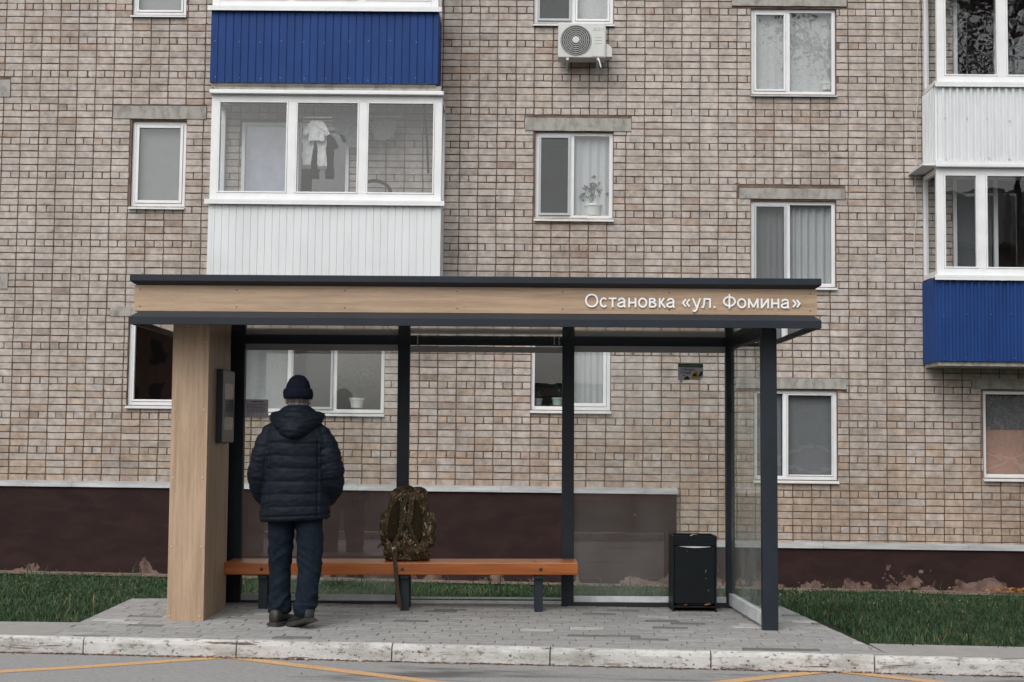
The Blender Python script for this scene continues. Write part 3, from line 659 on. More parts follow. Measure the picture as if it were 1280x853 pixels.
# enclosed balconies
VB = -.70
def corr(m, ua, ub, z0, z1, v, per, rib, dep, side=False, narrow=False):
    """ribbed sheet along x (or along the depth for a side)"""
    prof = []; x = ua
    while x < ub-.001:
        seq = ((0, 0), (per-rib-.02, 0), (per-rib-.008, -dep), (per-.012, -dep)) if not narrow else ((0, 0), (per-.016, 0), (per-.012, dep), (per-.004, dep))
        for dx, dv in seq:
            if x+dx <= ub: prof.append((x+dx, dv))
        x += per
    prof.append((ub, 0))
    for (a, da), (b, db) in zip(prof, prof[1:]):
        P_ = (lambda s, d_, z: (v+d_, s, z)) if side else (lambda s, d_, z: (s, v+d_, z))
        m.quad(P_(a, da, z0), P_(b, db, z0), P_(b, db, z1), P_(a, da, z1))
def balcony(xl_, xr_, yt, ysill, yb, mat_, mull, top=None, narrow=False, rib=.035, per=.098, dep=.016, corner=False, slab=True, wl_=None, frame_w=.10):
    ym = ysill
    u0 = bu(xl_, ym, VB).x; u1 = bu(xr_, ym, VB).x; xm = (xl_+min(xr_, 1280))/2
    zb = bu(xm, yb, VB).z; zs_ = bu(xm, ysill, VB).z; zt = bu(xm, yt, VB).z
    m = MB(); corr(m, u0, u1, zb, zs_-.03, VB, per, rib, dep, narrow=narrow)
    for sx, s in ((u0, 1), (u1, -1)): corr(m, VB+.002, .02, zb, zs_-.03, sx, per*.8, rib, dep*s, side=True, narrow=narrow)
    b = m.build('balcony', M[mat_], bld)
    for ca_, cb_ in ((u0-.003, u0+.05), (u1-.05, u1+.003)): MB().box(ca_, cb_, VB-.004, VB+.05, zb, zs_-.03).build('corner_trim', M[mat_], b)
    sc = MB().box(-.0038, .0038, -.003-(0 if narrow else dep), 0, -.0038, .0038).build('screw', M['fit'], b); first = True
    for k in range(int((u1-u0)/.3)):
        for zz in (zb+.06, (zb+zs_)/2+.05):
            q = sc if first else sc.copy()
            if not first: COL.objects.link(q)
            first = False; q.location = (u0+.08+k*.3+random.uniform(-.03, .03), VB, zz+random.uniform(-.02, .02))
    s = MB(); s.box(u0-.05, u1+.05, VB-.06, VB+.10, zs_-.03, zs_+.0)
    s.box(u0-.05, u1+.05, VB-.06, VB-.05, zs_-.065, zs_-.031); s.build('sill', M['pvc'], b)
    if slab: MB().box(u0+.015, u1-.015, VB+.03, .05, zb-.06, zb+.07).build('slab', M['concrete'], b)
    f = MB(); fw = frame_w; v = VB+.02; fd = .07; z0, z1 = zs_+.001, zt
    f.box(u0, u0+fw, v, v+fd, z0, z1); f.box(u1-fw, u1, v, v+fd, z0, z1); f.box(u0+fw, u1-fw, v, v+fd, z0, z0+.10); f.box(u0+fw, u1-fw, v, v+fd, z1-.085, z1)
    ed = [u0+fw]; 
    for mu in mull: x = bu(mu, (ysill+yt)/2, VB).x; f.box(x-.055, x+.055, v, v+fd, z0+.10, z1-.085); ed += [x-.055, x+.055]
    ed.append(u1-fw)
    for k in range(0, len(ed), 2):
        a, c = ed[k], ed[k+1]; t = .022
        f.box(a+.002, a+t, v-.008, v+.05, z0+.102, z1-.087); f.box(c-t, c-.002, v-.008, v+.05, z0+.102, z1-.087); f.box(a+t, c-t, v-.008, v+.05, z0+.102, z0+.10+t); f.box(a+t, c-t, v-.008, v+.05, z1-.085-t, z1-.087)
    for sx in (u0, u1-.06):                               # side lights back to the wall
        f.box(sx, sx+.06, v+fd+.001, .0, z0, z0+.07); f.box(sx, sx+.06, v+fd+.001, .0, z1-.07, z1); f.box(sx, sx+.06, -.07, .0, z0+.07, z1-.07)
    f.build('window_frame', M['pvc'], b, bevel=.004)
    for k in range(0, len(ed), 2):
        a, c = ed[k]+.018, ed[k+1]-.018; MB().quad((a, v+.02, z0+.116), (c, v+.02, z0+.116), (c, v+.02, z1-.10), (a, v+.02, z1-.10)).build('pane', M['bglass'], b)
    for sx in (u0+.03, u1-.03):
        MB().quad((sx, v+fd, z0+.07), (sx, -.07, z0+.07), (sx, -.07, z1-.07), (sx, v+fd, z1-.07)).build('side_pane', M['bglass'], b)
    c = MB(); c.box(u0-.02, u1+.02, VB-.055, VB+.1, zt+.001, zt+.055); c.build('head_trim', M['pvc'], b, bevel=.008)
    ce = MB(); ce.box(u0+.02, u1-.02, VB+.03, .05, zt+.056, zt+.14); ce.build('ceiling', M['concrete'], b)
    return b, u0, u1, zs_, zt
b1 = balcony(261, 551, 119, 251, 372, 'white_sheet', (364, 453), narrow=True, dep=.008)
b0 = balcony(265, 548, -122, 9.5, 104, 'blue_sheet', (364, 453), narrow=True, dep=.010, per=.105)
b3 = balcony(1172, 1462, 210, 345, 452, 'blue_sheet', (1228, 1320), rib=.035, per=.096, dep=.02)
b2 = balcony(1172, 1462, -35, 104, 205, 'white_sheet', (1253, 1330), rib=.03, per=.094, dep=.03)
# white flaring drip edge under the upper right balcony
q = MB(); u0, u1 = b2[1], b2[2]; zz = bu(1220, 205, VB).z
q.box(u0-.05, u1+.05, VB-.05, VB-.03, zz-.03, zz+.03); q.box(u0-.22, u0-.0, VB-.02, .0, zz-.03, zz-.005); q.build('drip_edge', M['pvc'], b2[0])

# ================================================================== lettering from plain strokes
def arc(cx, cy, rx, ry, a0, a1, n=18): return [(cx+rx*math.cos(R(a0+(a1-a0)*i/n)), cy+ry*math.sin(R(a0+(a1-a0)*i/n))) for i in range(n+1)]
X = .519/.716; S_ = .115                                # x-height and stroke against a cap height of 1
def glyph(ch):
    """(advance in cap heights, list of (points, closed, width))"""
    h = S_/2; k = 1/.716
    def ring(adv, top, rx): return [(arc(adv/2, top/2, rx-h, top/2-h+.012, 0, 360, 30)[:-1], True)]
    a = {'О': .778, 'С': .722, 'Т': .611, 'Р': .667, 'И': .719, 'Ф': .760, 'с': .5, 'т': .458, 'а': .556, 'н': .552, 'о': .556, 'в': .531, 'к': .438, 'у': .5, 'л': .583, 'м': .687, 'и': .558, '«': .556, '»': .556, '.': .278, ' ': .278, 'M': .833, 'D': .722, 'V': .667}[ch]*k
    l, r_ = .09+h, a-.09-h; P = []
    if ch == 'О': P = ring(a, 1, a/2-.055)
    elif ch == 'о': P = ring(a, X, a/2-.05)
    elif ch in 'сС':
        t = X if ch == 'с' else 1; P = [(arc(a/2+.01, t/2, a/2-.05-h, t/2-h+.012, 42, 318, 24), False)]
    elif ch in 'тТ':
        t = X if ch == 'т' else 1; P = [([(.03, t-h), (a-.03, t-h)], False), ([(a/2, 0), (a/2, t-S_)], False)]
    elif ch == 'Р': P = [([(l, 0), (l, 1)], False), ([(l+h, 1-h), (a*.55, 1-h)]+arc(a*.55, .73, .21, .27-h, 90, -90, 12)+[(l+h, .46+h)], False)]
    elif ch in 'иИ':
        t = X if ch == 'и' else 1; P = [([(l, 0), (l, t)], False), ([(r_, 0), (r_, t)], False), ([(l+h*.2, .04), (r_-h*.2, t-.04)], False)]
    elif ch == 'н': P = [([(l, 0), (l, X)], False), ([(r_, 0), (r_, X)], False), ([(l+h, X/2), (r_-h, X/2)], False)]
    elif ch == 'а':
        P = [([(a*.14, X*.70)]+arc(a*.46, X*.70, a*.27, X*.30-h, 165, 0, 12)+[(a*.73, .13), (a*.80, 0)], False),
             ([(a*.73-h, X*.56), (a*.45, X*.52)]+arc(a*.36, X*.27, a*.24, X*.27-h, 100, 270, 12)+arc(a*.46, X*.42, a*.27, X*.42-h, 278, 330, 6), False)]
    elif ch == 'в':
        P = [([(l, 0), (l, X)], False), ([(l+h, X-h), (a*.5, X-h)]+arc(a*.5, X*.76, a*.21, X*.24-h, 90, -90, 10)+[(l+h, X*.52+h*.2)], False), ([(a*.5, X*.52), (a*.54, X*.52)]+arc(a*.54, X*.28, a*.25, X*.27-h+.01, 90, -90, 10)+[(l+h, h)], False)]
    elif ch == 'к': P = [([(l, 0), (l, X)], False), ([(l+h, X*.5), (a*.42, X*.56), (a*.78, X)], False), ([(a*.40, X*.54), (a*.62, X*.3), (a*.90, 0)], False)]
    elif ch == 'у': P = [([(.07, X), (a*.52, .02)], False), ([(a-.06, X), (a*.50, -.12), (a*.36, -.235), (.07, -.225)], False)]
    elif ch == 'л': P = [([(a-.09-h, 0), (a-.09-h, X)], False), ([(a-.09-S_, X-h), (a*.30, X-h), (a*.28, X*.45), (a*.20, .07), (.02, h)], False)]
    elif ch == 'м': P = [([(l, 0), (l, X)], False), ([(r_, 0), (r_, X)], False), ([(l+.01, X-.05), (a/2, .07)], False), ([(r_-.01, X-.05), (a/2, .07)], False)]
    elif ch == 'Ф': P = ring(a, .98, a/2-.055)+[([(a/2, -.04), (a/2, 1.04)], False)]; P[0] = ([(x, .5+(y-.49)*.76) for x, y in P[0][0]], True)
    elif ch in '«»':
        for o_ in (.11, .48):
            p = [(a*o_+.24, X*.88), (a*o_+.02, X*.5), (a*o_+.24, X*.12)]
            if ch == '»': p = [(a-x, y) for x, y in p]
            P.append((p, False))
    elif ch == '.': P = [([(a/2, 0), (a/2, .14)], False)]
    elif ch == 'M': P = [([(.06, 0), (.30, 1)], False), ([(.42, 0), (.58, .75)], False), ([(.75, 0), (.98, 1)], False)]
    elif ch == 'D': P = [([(.20, h), (.45, h)]+arc(.45, .5, .38, .5-h, -90, 90, 10)+[(.32, 1-h)], False)]
    elif ch == 'V': P = [([(.10, 1), (.36, 0), (.95, 1)], False)]
    return a, P
def stroke(mb, pts, closed, wd, fn, lo, hi):
    n = len(pts); L_, R2 = [], []
    for i, p in enumerate(pts):
        a = pts[i-1] if (i or closed) else None; b = pts[(i+1) % n] if (i < n-1 or closed) else None
        def nn(s, t):
            d = math.hypot(t[0]-s[0], t[1]-s[1]) or 1; return (-(t[1]-s[1])/d, (t[0]-s[0])/d)
        if a and b:
            n1, n2 = nn(a, p), nn(p, b); m = (n1[0]+n2[0], n1[1]+n2[1]); q = (m[0]*n1[0]+m[1]*n1[1]) or 1; k = min(2.2, 2/max(.3, (m[0]**2+m[1]**2)))
            m = (m[0]*k, m[1]*k)
        else: m = nn(a, p) if a else nn(p, b)
        L_.append((p[0]+m[0]*wd/2, p[1]+m[1]*wd/2)); R2.append((p[0]-m[0]*wd/2, p[1]-m[1]*wd/2))
    vs = [fn(x, y, z) for z in (lo, hi) for pp in (L_, R2) for x, y in pp]; fs = []
    for i in range(n if closed else n-1):
        j = (i+1) % n
        fs += [(i, j, n+j, n+i), (2*n+i, 3*n+i, 3*n+j, 2*n+j), (i, 2*n+i, 2*n+j, j), (n+i, n+j, 3*n+j, 3*n+i)]
    if not closed: fs += [(0, n, 3*n, 2*n), (n-1, 3*n-1, 4*n-1, 2*n-1)]
    mb.add(vs, fs)
def write(mb, text, x0, z0, width, y, thick, bold=1.0, slant=0., capk=None):
    tot = sum(glyph(c)[0] for c in text); s = width/tot; x = 0; i = 0
    for ch in text:
        a, P = glyph(ch)
        for pts, cl in P:
            i += 1
            stroke(mb, pts, cl, S_*bold*1.0, lambda p, q, d: (x0+s*(x+p)+slant*s*q, y-d, z0+q*s*(capk or 1)), -.001, thick+.00015*(i % 5))
        x += a
    return s

# ================================================================== the bus shelter
sh = empty('bus_shelter', SHF, label='dark grey and oak panelled bus shelter with glass walls and white stop name lettering', cat='bus shelter')
def sx(px, py, D): return SHF.at(px, py, D-10).x
def sz(px, py, D): return SHF.at(px, py, D-10).z
def yy(D): return D-10
XL, XR = sx(162, 400, 9.7), sx(1027, 403, 9.7)
FL, FR = sx(168, 376, 9.82), sx(1021, 378, 9.82)
zc = lambda y, D: sz(595, y, D)
RB = 11.62
# cap: vertical front, sloping underside
def slabring(mb, x0, x1, y0, y1, z, o=0): q = min(o, .034); mb.append([(x0+q, y0+o, z), (x1-q, y0+o, z), (x1-q, y1-o, z), (x0+q, y1-o, z)])
rs = []; zt, zm = zc(345.5, 9.755), zc(354, 9.755)
CL, CR = sx(162, 350, 9.755), sx(1027, 353, 9.755)
slabring(rs, CL, CR, yy(9.755), yy(RB), zm-.022, .062); slabring(rs, CL, CR, yy(9.755), yy(RB), zm); slabring(rs, CL, CR, yy(9.755), yy(RB), zt)
MB().rings(rs).build('roof_cap', M['dark_paint'], sh, bevel=.004)
zf1, zf0 = zm-.022, zc(391.5, 9.82)
fm = MB(); fm.box(FL, FR, yy(9.82), yy(9.84), zf0, zf1); fm.box(FL, FL+.02, yy(9.842), yy(11.5), zf0, zf1); fm.box(FR-.02, FR, yy(9.842), yy(11.5), zf0, zf1); fm.box(FL, FR, yy(11.502), yy(11.52), zf0, zf1)
fas = fm.build('fascia', M['oak_h'], sh)
st = MB()
for fx in (FL+.04, -1.9, -1.15, -.37, .36, 1.1, FR-.045):
    for zz in (zf0+.03, zf1-.03): st.box(fx-.004, fx+.004, yy(9.82)-.002, yy(9.82), zz-.004, zz+.004)
st.build('screw', M['black'], fas)
tx = MB(); x0, x1 = sx(730.5, 378, 9.82), sx(1001, 378, 9.82)
write(tx, 'Остановка «ул. Фомина»', x0, sz(866, 385.2, 9.82), x1-x0, yy(9.82)-.006, .005, bold=1.12)
tx.build('lettering', M['letter'], fas)
rs = []; z3, z4 = zc(398.3, 9.7), zc(408, 9.7)
slabring(rs, XL, XR, yy(9.7), yy(RB), z4); slabring(rs, XL, XR, yy(9.7), yy(RB), z3); slabring(rs, XL, XR, yy(9.7), yy(RB), zf0-.002, .118)
cn = MB()
n = 4                                                    # hollow rim: outer faces + inner lip, soffit set up inside
inn = [(XL+.03, yy(9.73), z4), (XR-.03, yy(9.73), z4), (XR-.03, yy(RB)-.03, z4), (XL+.03, yy(RB)-.03, z4)]
inu = [(a, b, z4+.035) for a, b, _ in inn]
V = inu+inn+rs[0]+rs[1]+rs[2]
cn.add(V, [(q*4+i, q*4+(i+1) % 4, (q+1)*4+(i+1) % 4, (q+1)*4+i) for q in range(4) for i in range(4)]+[(16, 17, 18, 19)])
cn.build('canopy', M['dark_paint'], sh, bevel=.002)
so_ = MB(); 
for a, b in ((XL+.031, -1.95), (-1.945, -.87), (-.865, .44), (.445, 1.72), (1.725, XR-.031)): so_.box(a, b, yy(9.731), yy(RB)-.031, z4+.020, z4+.034)
so_.v = [(x, y, z-.005*(y > 0.5)) for x, y, z in so_.v]; so_.build('soffit', M['soffit'], sh)
SOF = z4+.019
# posts
def post(x0, x1, D0, D1, z0=-.06, z1=SOF, name='post'): return MB().box(x0, x1, yy(D0), yy(D1), z0, z1).build(name, M['dark_paint'], sh, bevel=.004)
pr0, pr1 = sx(953, 600, 10.0), sx(972, 600, 10.0)
post(pr0, pr1, 10.0, 10.08)
rp = [(sx(284, 600, 11.3), sx(303, 600, 11.3)), (sx(495.5, 600, 11.3), sx(510.5, 600, 11.3)), (sx(702.5, 600, 11.3), sx(717.5, 600, 11.3)), (sx(908, 600, 11.3), sx(913.5, 600, 11.3))]
for a, b in rp[:3]: post(a, b, 11.3, 11.38)
post(rp[3][0], rp[3][0]+.066, 11.3, 11.38)
# beams under the roof
bz1, bz0 = SOF, sz(600, 431.5, 11.3)
bm_ = MB(); bm_.box(rp[0][1]+.001, rp[1][0]-.001, yy(11.31), yy(11.37), bz0, bz1); bm_.box(rp[1][1]+.001, rp[2][0]-.001, yy(11.31), yy(11.37), bz0, bz1); bm_.box(rp[2][1]+.001, rp[3][0]-.001, yy(11.31), yy(11.37), bz0, bz1)
bm_.build('rear_beam', M['dark_paint'], sh)
def sidex(D): return (pr0+.03)+(rp[3][0]+.036-(pr0+.03))*(D-10.04)/(11.34-10.04)
sb = MB(); 
def sidebar(mb, z0, z1, hw, D0=10.081, D1=11.299):
    a, b = sidex(D0), sidex(D1); vs = [(x+o_, yy(D), z) for z in (z0, z1) for x, D, o_ in ((a, D0, -hw), (a, D0, hw), (b, D1, hw), (b, D1, -hw))]
    mb.add(vs, [(0, 3, 2, 1), (4, 5, 6, 7), (0, 1, 5, 4), (1, 2, 6, 5), (2, 3, 7, 6), (3, 0, 4, 7)])
sidebar(sb, bz0-.02, SOF, .03); sb.build('side_beam', M['dark_paint'], sh)
s2 = MB(); sidebar(s2, .012, .105, .022); s2.build('side_rail', M['rail'], sh, bevel=.003)
s3 = MB(); a, b = sidex(10.081), sidex(11.299)
s3.quad((a, yy(10.081), .10), (b, yy(11.299), .10), (b, yy(11.299), bz0-.018), (a, yy(10.081), bz0-.018)); sg = s3.build('side_glass', M['sideglass'], sh)
cl_ = MB()
for zz in (1.62, 1.56): cl_.box(sidex(11.27)-.012, sidex(11.27)+.012, yy(11.25), yy(11.298), zz-.03, zz+.02); cl_.box(sidex(10.1)-.012, sidex(10.1)+.012, yy(10.082), yy(10.12), zz-.03, zz+.02)
cl_.build('glass_clamp', M['rubber'], sg)
# rear glass: left and right panes; the middle bay stands open
for (a, b) in ((rp[0][1], rp[1][0]), (rp[2][1], rp[3][0])):
    gz0 = .055; m = MB().quad((a, yy(11.34), gz0), (b, yy(11.34), gz0), (b, yy(11.34), bz0), (a, yy(11.34), bz0)); gp = m.build('rear_glass', M['sglass'], sh)
    MB().box(a+.001, b-.001, yy(11.325), yy(11.336), bz0-.05, bz0-.001).build('frosted_strip', M['frost'], gp)
    MB().box(a+.001, b-.001, yy(11.318), yy(11.338), .028, .075).build('bottom_rail', M['rail'], sh, bevel=.003)
    MB().box(a+.001, b-.001, yy(11.31), yy(11.36), -.02, .026).build('sill_rail', M['black'], sh)
a, b = rp[1][1], rp[2][0]
m = MB(); m.box(a, b, yy(11.318), yy(11.328), .048, .062); m.box(a, b, yy(11.318), yy(11.35), .012, .032); m.build('bottom_rail', M['rail'], sh)
m = MB(); m.box(a, b, yy(11.32), yy(11.335), bz0-.045, bz0-.012); m.box(a, b, yy(11.319), yy(11.34), bz0-.058, bz0-.0455); m.build('glazing_channel', M['frost'], sh)
bt = MB()
for bx in (sx(522, 425, 11.3), sx(693, 425, 11.3), sx(699, 425, 11.3)): 
    for dz in (0, .016): bt.box(bx-.005, bx+.005, yy(11.305), yy(11.31), (bz0+bz1)/2-.012+dz, (bz0+bz1)/2-.002+dz)
bt.build('bolt', M['fit'], sh)
# oak pillar
px0, px1 = sx(212.5, 590, 10.14), sx(258, 590, 10.14); D0, D1 = 10.14, 10.93
pl = MB(); t = .016
pl.box(px0, px1, yy(D0), yy(D0)+t, -.03, SOF); pl.box(px0, px0+t, yy(D0)+t+.0015, yy(D1), -.03, SOF); pl.box(px1-t, px1, yy(D0)+t+.0015, yy(D1), -.03, SOF); pl.box(px0+t, px1-t, yy(D1)-t, yy(D1), -.03, SOF)
pil = pl.build('pillar', M['oak_v'], sh, bevel=.0015)
sc = MB()
for k in range(5):
    zz = .045+k*.485
    for fx in (px0+.022, px1-.026):
        sc.rings([[(fx+r_*math.cos(q*.785), yy(D0)-d, zz+r_*math.sin(q*.785)) for q in range(8)] for r_, d in ((.0065, 0), (.0065, .003), (.003, .0045))])
sc.build('screw_head', mat('oak_screw_cap', (.55, .40, .28), .35), pil)
# timetable case on the pillar's inner face
dz0, dz1 = sz(270, 554, 10.45), sz(270, 461.5, 10.45); y0, y1 = yy(10.42), yy(10.87)
dc = MB(); dc.box(px1+.001, px1+.045, y0, y1, dz0, dz1); case = dc.build('timetable_case', M['dark_paint'], sh, bevel=.003)
gm = mat('case_face', (.11, .11, .11), .4)
fc = MB(); xx = px1+.0455; fy0, fy1 = y0+.01, y1-.01
fc.box(xx, xx+.003, fy0, fy1, dz1-.10, dz1-.01); fc.box(xx, xx+.003, fy0, fy1, dz0+.01, dz0+.10); fc.box(xx, xx+.003, fy0, fy0+.07, dz0+.10, dz1-.10); fc.box(xx, xx+.003, fy1-.03, fy1, dz0+.10, dz1-.10)
fc.build('case_face', gm, case)
MB().box(xx, xx+.002, fy0+.07, fy1-.03, dz0+.10, dz1-.10).build('screen', mat('dark_screen', (.006, .006, .007), .12), case)
# the panel that closes the pillar to the rear post
MB().box(rp[0][0]-.04, rp[0][0]-.001, yy(11.0), yy(11.38), -.03, SOF).build('side_panel', M['black'], sh)

# ------------------------------------------------------------------ bench
BD = 10.84
be = empty('bench', BEF, label='low orange varnished plank bench on dark steel legs inside the bus shelter', cat='bench')
def ex(px, py, D=BD): return BEF.at(px, py, D-11).x
def ez(px, py, D=BD): return BEF.at(px, py, D-11).z
bx0, bx1 = ex(279.5, 711), ex(722.5, 711); bzt, bzb = ez(500, 703.5), ez(500, 718.8)
MB().box(bx0, bx1, BD-11, BD-11+.115, bzb, bzt).build('seat', M['bench'], be, bevel=.006)
MB().box(bx0, bx1, BD-11+.125, BD-11+.24, bzb, bzt).build('seat', M['bench'], be, bevel=.006)
MB().box(bx0, bx1, BD-11+.25, BD-11+.365, bzb, bzt).build('seat', M['bench'], be, bevel=.006)
for lx in (328.5, 506, 673.5):
    a = ex(lx-5.5, 740, BD+.06); b = ex(lx+5, 740, BD+.06)
    m = MB(); m.box(a, b, BD-11+.06, BD-11+.11, -.04, bzb-.03); m.box(a, b, BD-11+.26, BD-11+.31, -.04, bzb-.03); m.box(a, b, BD-11+.02, BD-11+.35, bzb-.03, bzb)
    m.build('leg', M['dark_paint'], be, bevel=.003)
for lx in (327, 503, 676):
    c = ex(lx, 711); zz = (bzt+bzb)/2-.004
    MB().rings([[(c+r_*math.cos(q*.524), BD-11-d, zz+r_*math.sin(q*.524)) for q in range(12)] for r_, d in ((.013, -.002), (.013, .004), (.008, .007))]).build('bolt', M['black'], be)

# ------------------------------------------------------------------ litter bin
bD = 11.02; bl, br_ = WORLD.at(841, 715, bD).x, WORLD.at(896, 715, bD).x; bt_ = WORLD.at(868, 670, bD).z; bd = .30
bn = empty('litter_bin', loc=((bl+br_)/2, bD+bd/2, 0), label='small black steel litter bin with an open top inside the shelter', cat='litter bin')
hw = (br_-bl)/2; t = .012; H = bt_
m = MB(); m.box(-hw, -hw+t, -bd/2, bd/2, 0, H); m.box(hw-t, hw, -bd/2, bd/2, 0, H); m.box(-hw+t, hw-t, bd/2-t, bd/2, .03, H)
m.box(-hw+t, hw-t, -bd/2, -bd/2+t, H-.075, H); m.box(-hw+t, hw-t, -bd/2+t, bd/2-t, .03, .045); m.build('housing', M['bin_paint'], bn, bevel=.003)
m = MB(); m.box(-hw+t+.003, hw-t-.003, -bd/2+.004, -bd/2+t+.004, .065, H-.082); dr = m.build('door', M['bin_paint'], bn, bevel=.002)
n = 12; m = MB()
for i in range(n):
    a, b = -hw*.72+i*hw*1.44/n, -hw*.72+(i+1)*hw*1.44/n; f = lambda u: .010*(1-(u/(hw*.72))**2)+.002
    m.quad((a, -bd/2-.001, H-.080), (b, -bd/2-.001, H-.080), (b, -bd/2-.006, H-.080-f(b)), (a, -bd/2-.006, H-.080-f(a)))
m.build('handle', M['zinc'], bn)
m = MB(); m.box(-hw+.03, hw-.03, -bd/2+.03, bd/2-.02, .05, H-.03); m.build('liner', M['rubber'], bn)
m = MB()
for cx_, zz, l in ((.5, .30, .022), (.505, .25, .01), (-.35, .46, .006), (.62, .16, .012)): m.box(hw*cx_, hw*cx_+.0018, -bd/2+.002, -bd/2+.0035, zz, zz+l)
m.build('scratch', M['zinc'], dr)
q = MB(); q.v = [(.03, 0, 0), (.06, .02, .03), (.045, .05, .055), (.0, .03, .02)]; q.f = [(0, 1, 2, 3)]; q.c = [(1, 1, 1)]
def leaf_thing(loc, s, col, label, group):
    m = MB(); pts = [(-1, 0, 0), (-.4, .45, .18), (.3, .5, .1), (.7, .2, .25), (1, 0, .1), (.5, -.35, .2), (-.3, -.5, .05)]
    up = [(x*s, y*s, z*s+.0015) for x, y, z in pts]; lo = [(x, y, z-.0012) for x, y, z in up]; n = len(up)
    m.add(up+lo, [tuple(range(n)), tuple(range(n, 2*n))[::-1]]+[(i, n+i, n+(i+1) % n, (i+1) % n) for i in range(n)], col)
    o = m.build('fallen_leaf', M['leaf'], loc=loc); o.rotation_euler = (random.uniform(-.2, .2), random.uniform(-.2, .2), random.uniform(0, 6)); return tag(o, label, 'leaf', group)
leaf_thing((br_-.07, bD-.005, .055), .03, (.42, .17, .06), 'orange fallen leaf caught at the right foot of the litter bin', 'fallen leaves')
leaf_thing((bl+.10, bD+.01, .05), .022, (.30, .11, .05), 'reddish fallen leaf caught under the door of the litter bin', 'fallen leaves')
p = BEF.M @ Vector((ex(669, 700), BD-11+.05, bzt+.004)); leaf_thing(p, .022, (.42, .16, .05), 'orange fallen leaf lying on the right end of the bench', 'fallen leaves')
m = MB(); m.prism([(-.05, -.03), (.03, -.045), (.055, .01), (.02, .04), (-.03, .03)], lambda a, b, h: (a, b*.4, h+a*.35+abs(b)*.4), 0, .002)
o = m.build('paper_scrap', M['letter'], loc=((bl+br_)/2-.03, bD+.06, H-.02)); tag(o, 'crumpled white paper scrap sticking out of the litter bin', 'paper scrap')

# ------------------------------------------------------------------ papers stuck to the rear glass
stD = 11.333
def onglass(px, py): return SHF.at(px, py, stD-10)
a = onglass(847.5, 476); b = onglass(879, 455); wd_, hg = b.x-a.x, b.z-a.z
stk = empty('sticker', loc=(SHF.M @ Vector((a.x, stD-10, a.z)))[:], label='torn building advert sticker with a green band on the right rear glass', cat='sticker')
P2 = lambda d: (lambda u, v, h: (u*wd_, -d-h, v*hg))
MB().prism([(0, .04), (.10, .0), (.13, -.28), (.19, .02), (.40, .03), (.55, .06), (.80, .02), (.92, .10), (1, .22), (.99, .86), (.0, .86)], P2(0), 0, .0008).build('paper', mat('sticker_paper', (.62, .62, .70), .4, var=.15, scale=30), stk)
MB().prism([(0, .80), (.99, .78), (.99, 1.0), (0, 1.0)], P2(.001), 0, .0008).build('green_band', mat('sticker_green', (.02, .09, .045), .4), stk)
m = MB(); x = .06
while x < .92:
    l = random.uniform(.02, .05); m.prism([(x, .86), (x+l, .86), (x+l, .92), (x, .92)], P2(.002), 0, .0005); x += l+random.choice((.012, .012, .04))
m.build('band_print', mat('sticker_pale_print', (.25, .32, .27), .5), stk)
ink = mat('sticker_ink', (.02, .02, .06), .5)
m = MB(); s = write(m, 'СТРОИТ', .09*wd_, .56*hg, .55*wd_, -.002, .0004, bold=1.7, slant=.12, capk=1.0); m.build('lettering', ink, stk)
m = MB()
for vv, xa, xb in ((.46, .09, .5), (.40, .30, .52), (.30, .18, .28)): m.prism([(xa, vv), (xb, vv), (xb, vv+.035), (xa, vv+.035)], P2(.002), 0, .0005)
m.build('print_line', ink, stk)
m = MB(); m.prism([(.52, .12), (.80, .10), (.80, .52), (.68, .68), (.64, .45), (.58, .36)], P2(.0022), 0, .0006); m.build('digger_picture', mat('sticker_yellow', (.65, .38, .05), .5), stk)
m = MB(); m.prism([(.56, .26), (.74, .24), (.74, .44), (.60, .44)], P2(.003), 0, .0006); m.prism([(.80, .18), (.96, .34), (.97, .55), (.90, .56), (.82, .34)], P2(.0022), 0, .0006); m.prism([(.22, .06), (.48, .06), (.42, .22), (.34, .28), (.26, .18)], P2(.0022), 0, .0006); m.build('dark_picture', mat('sticker_dark', (.025, .022, .015), .5), stk)
a = onglass(306, 521.5); b = onglass(335.5, 499.5); wd_, hg = b.x-a.x, b.z-a.z
no = empty('notice', loc=(SHF.M @ Vector((a.x, stD-10, a.z)))[:], label='faded violet paper notice with rows of print on the left rear glass', cat='notice')
MB().prism([(0, 0), (1, .0), (1, 1), (0, 1)], P2(0), 0, .0008).build('paper', mat('notice_paper', (.60, .58, .66), .6, var=.15, scale=20), no)
m = MB()
def prow(x, xe, v, h):
    while x < xe:
        l = random.uniform(.03, .08); m.prism([(x, v), (min(xe, x+l), v), (min(xe, x+l), v+h), (x, v+h)], P2(.001), 0, .0004); x += l+.022
prow(.27, .78, .84, .07)
for k in range(6): prow(.09, .92-.1*(k % 3 == 2), .70-.085*k, .028)
m.build('print', mat('notice_ink', (.06, .055, .10), .6), no)

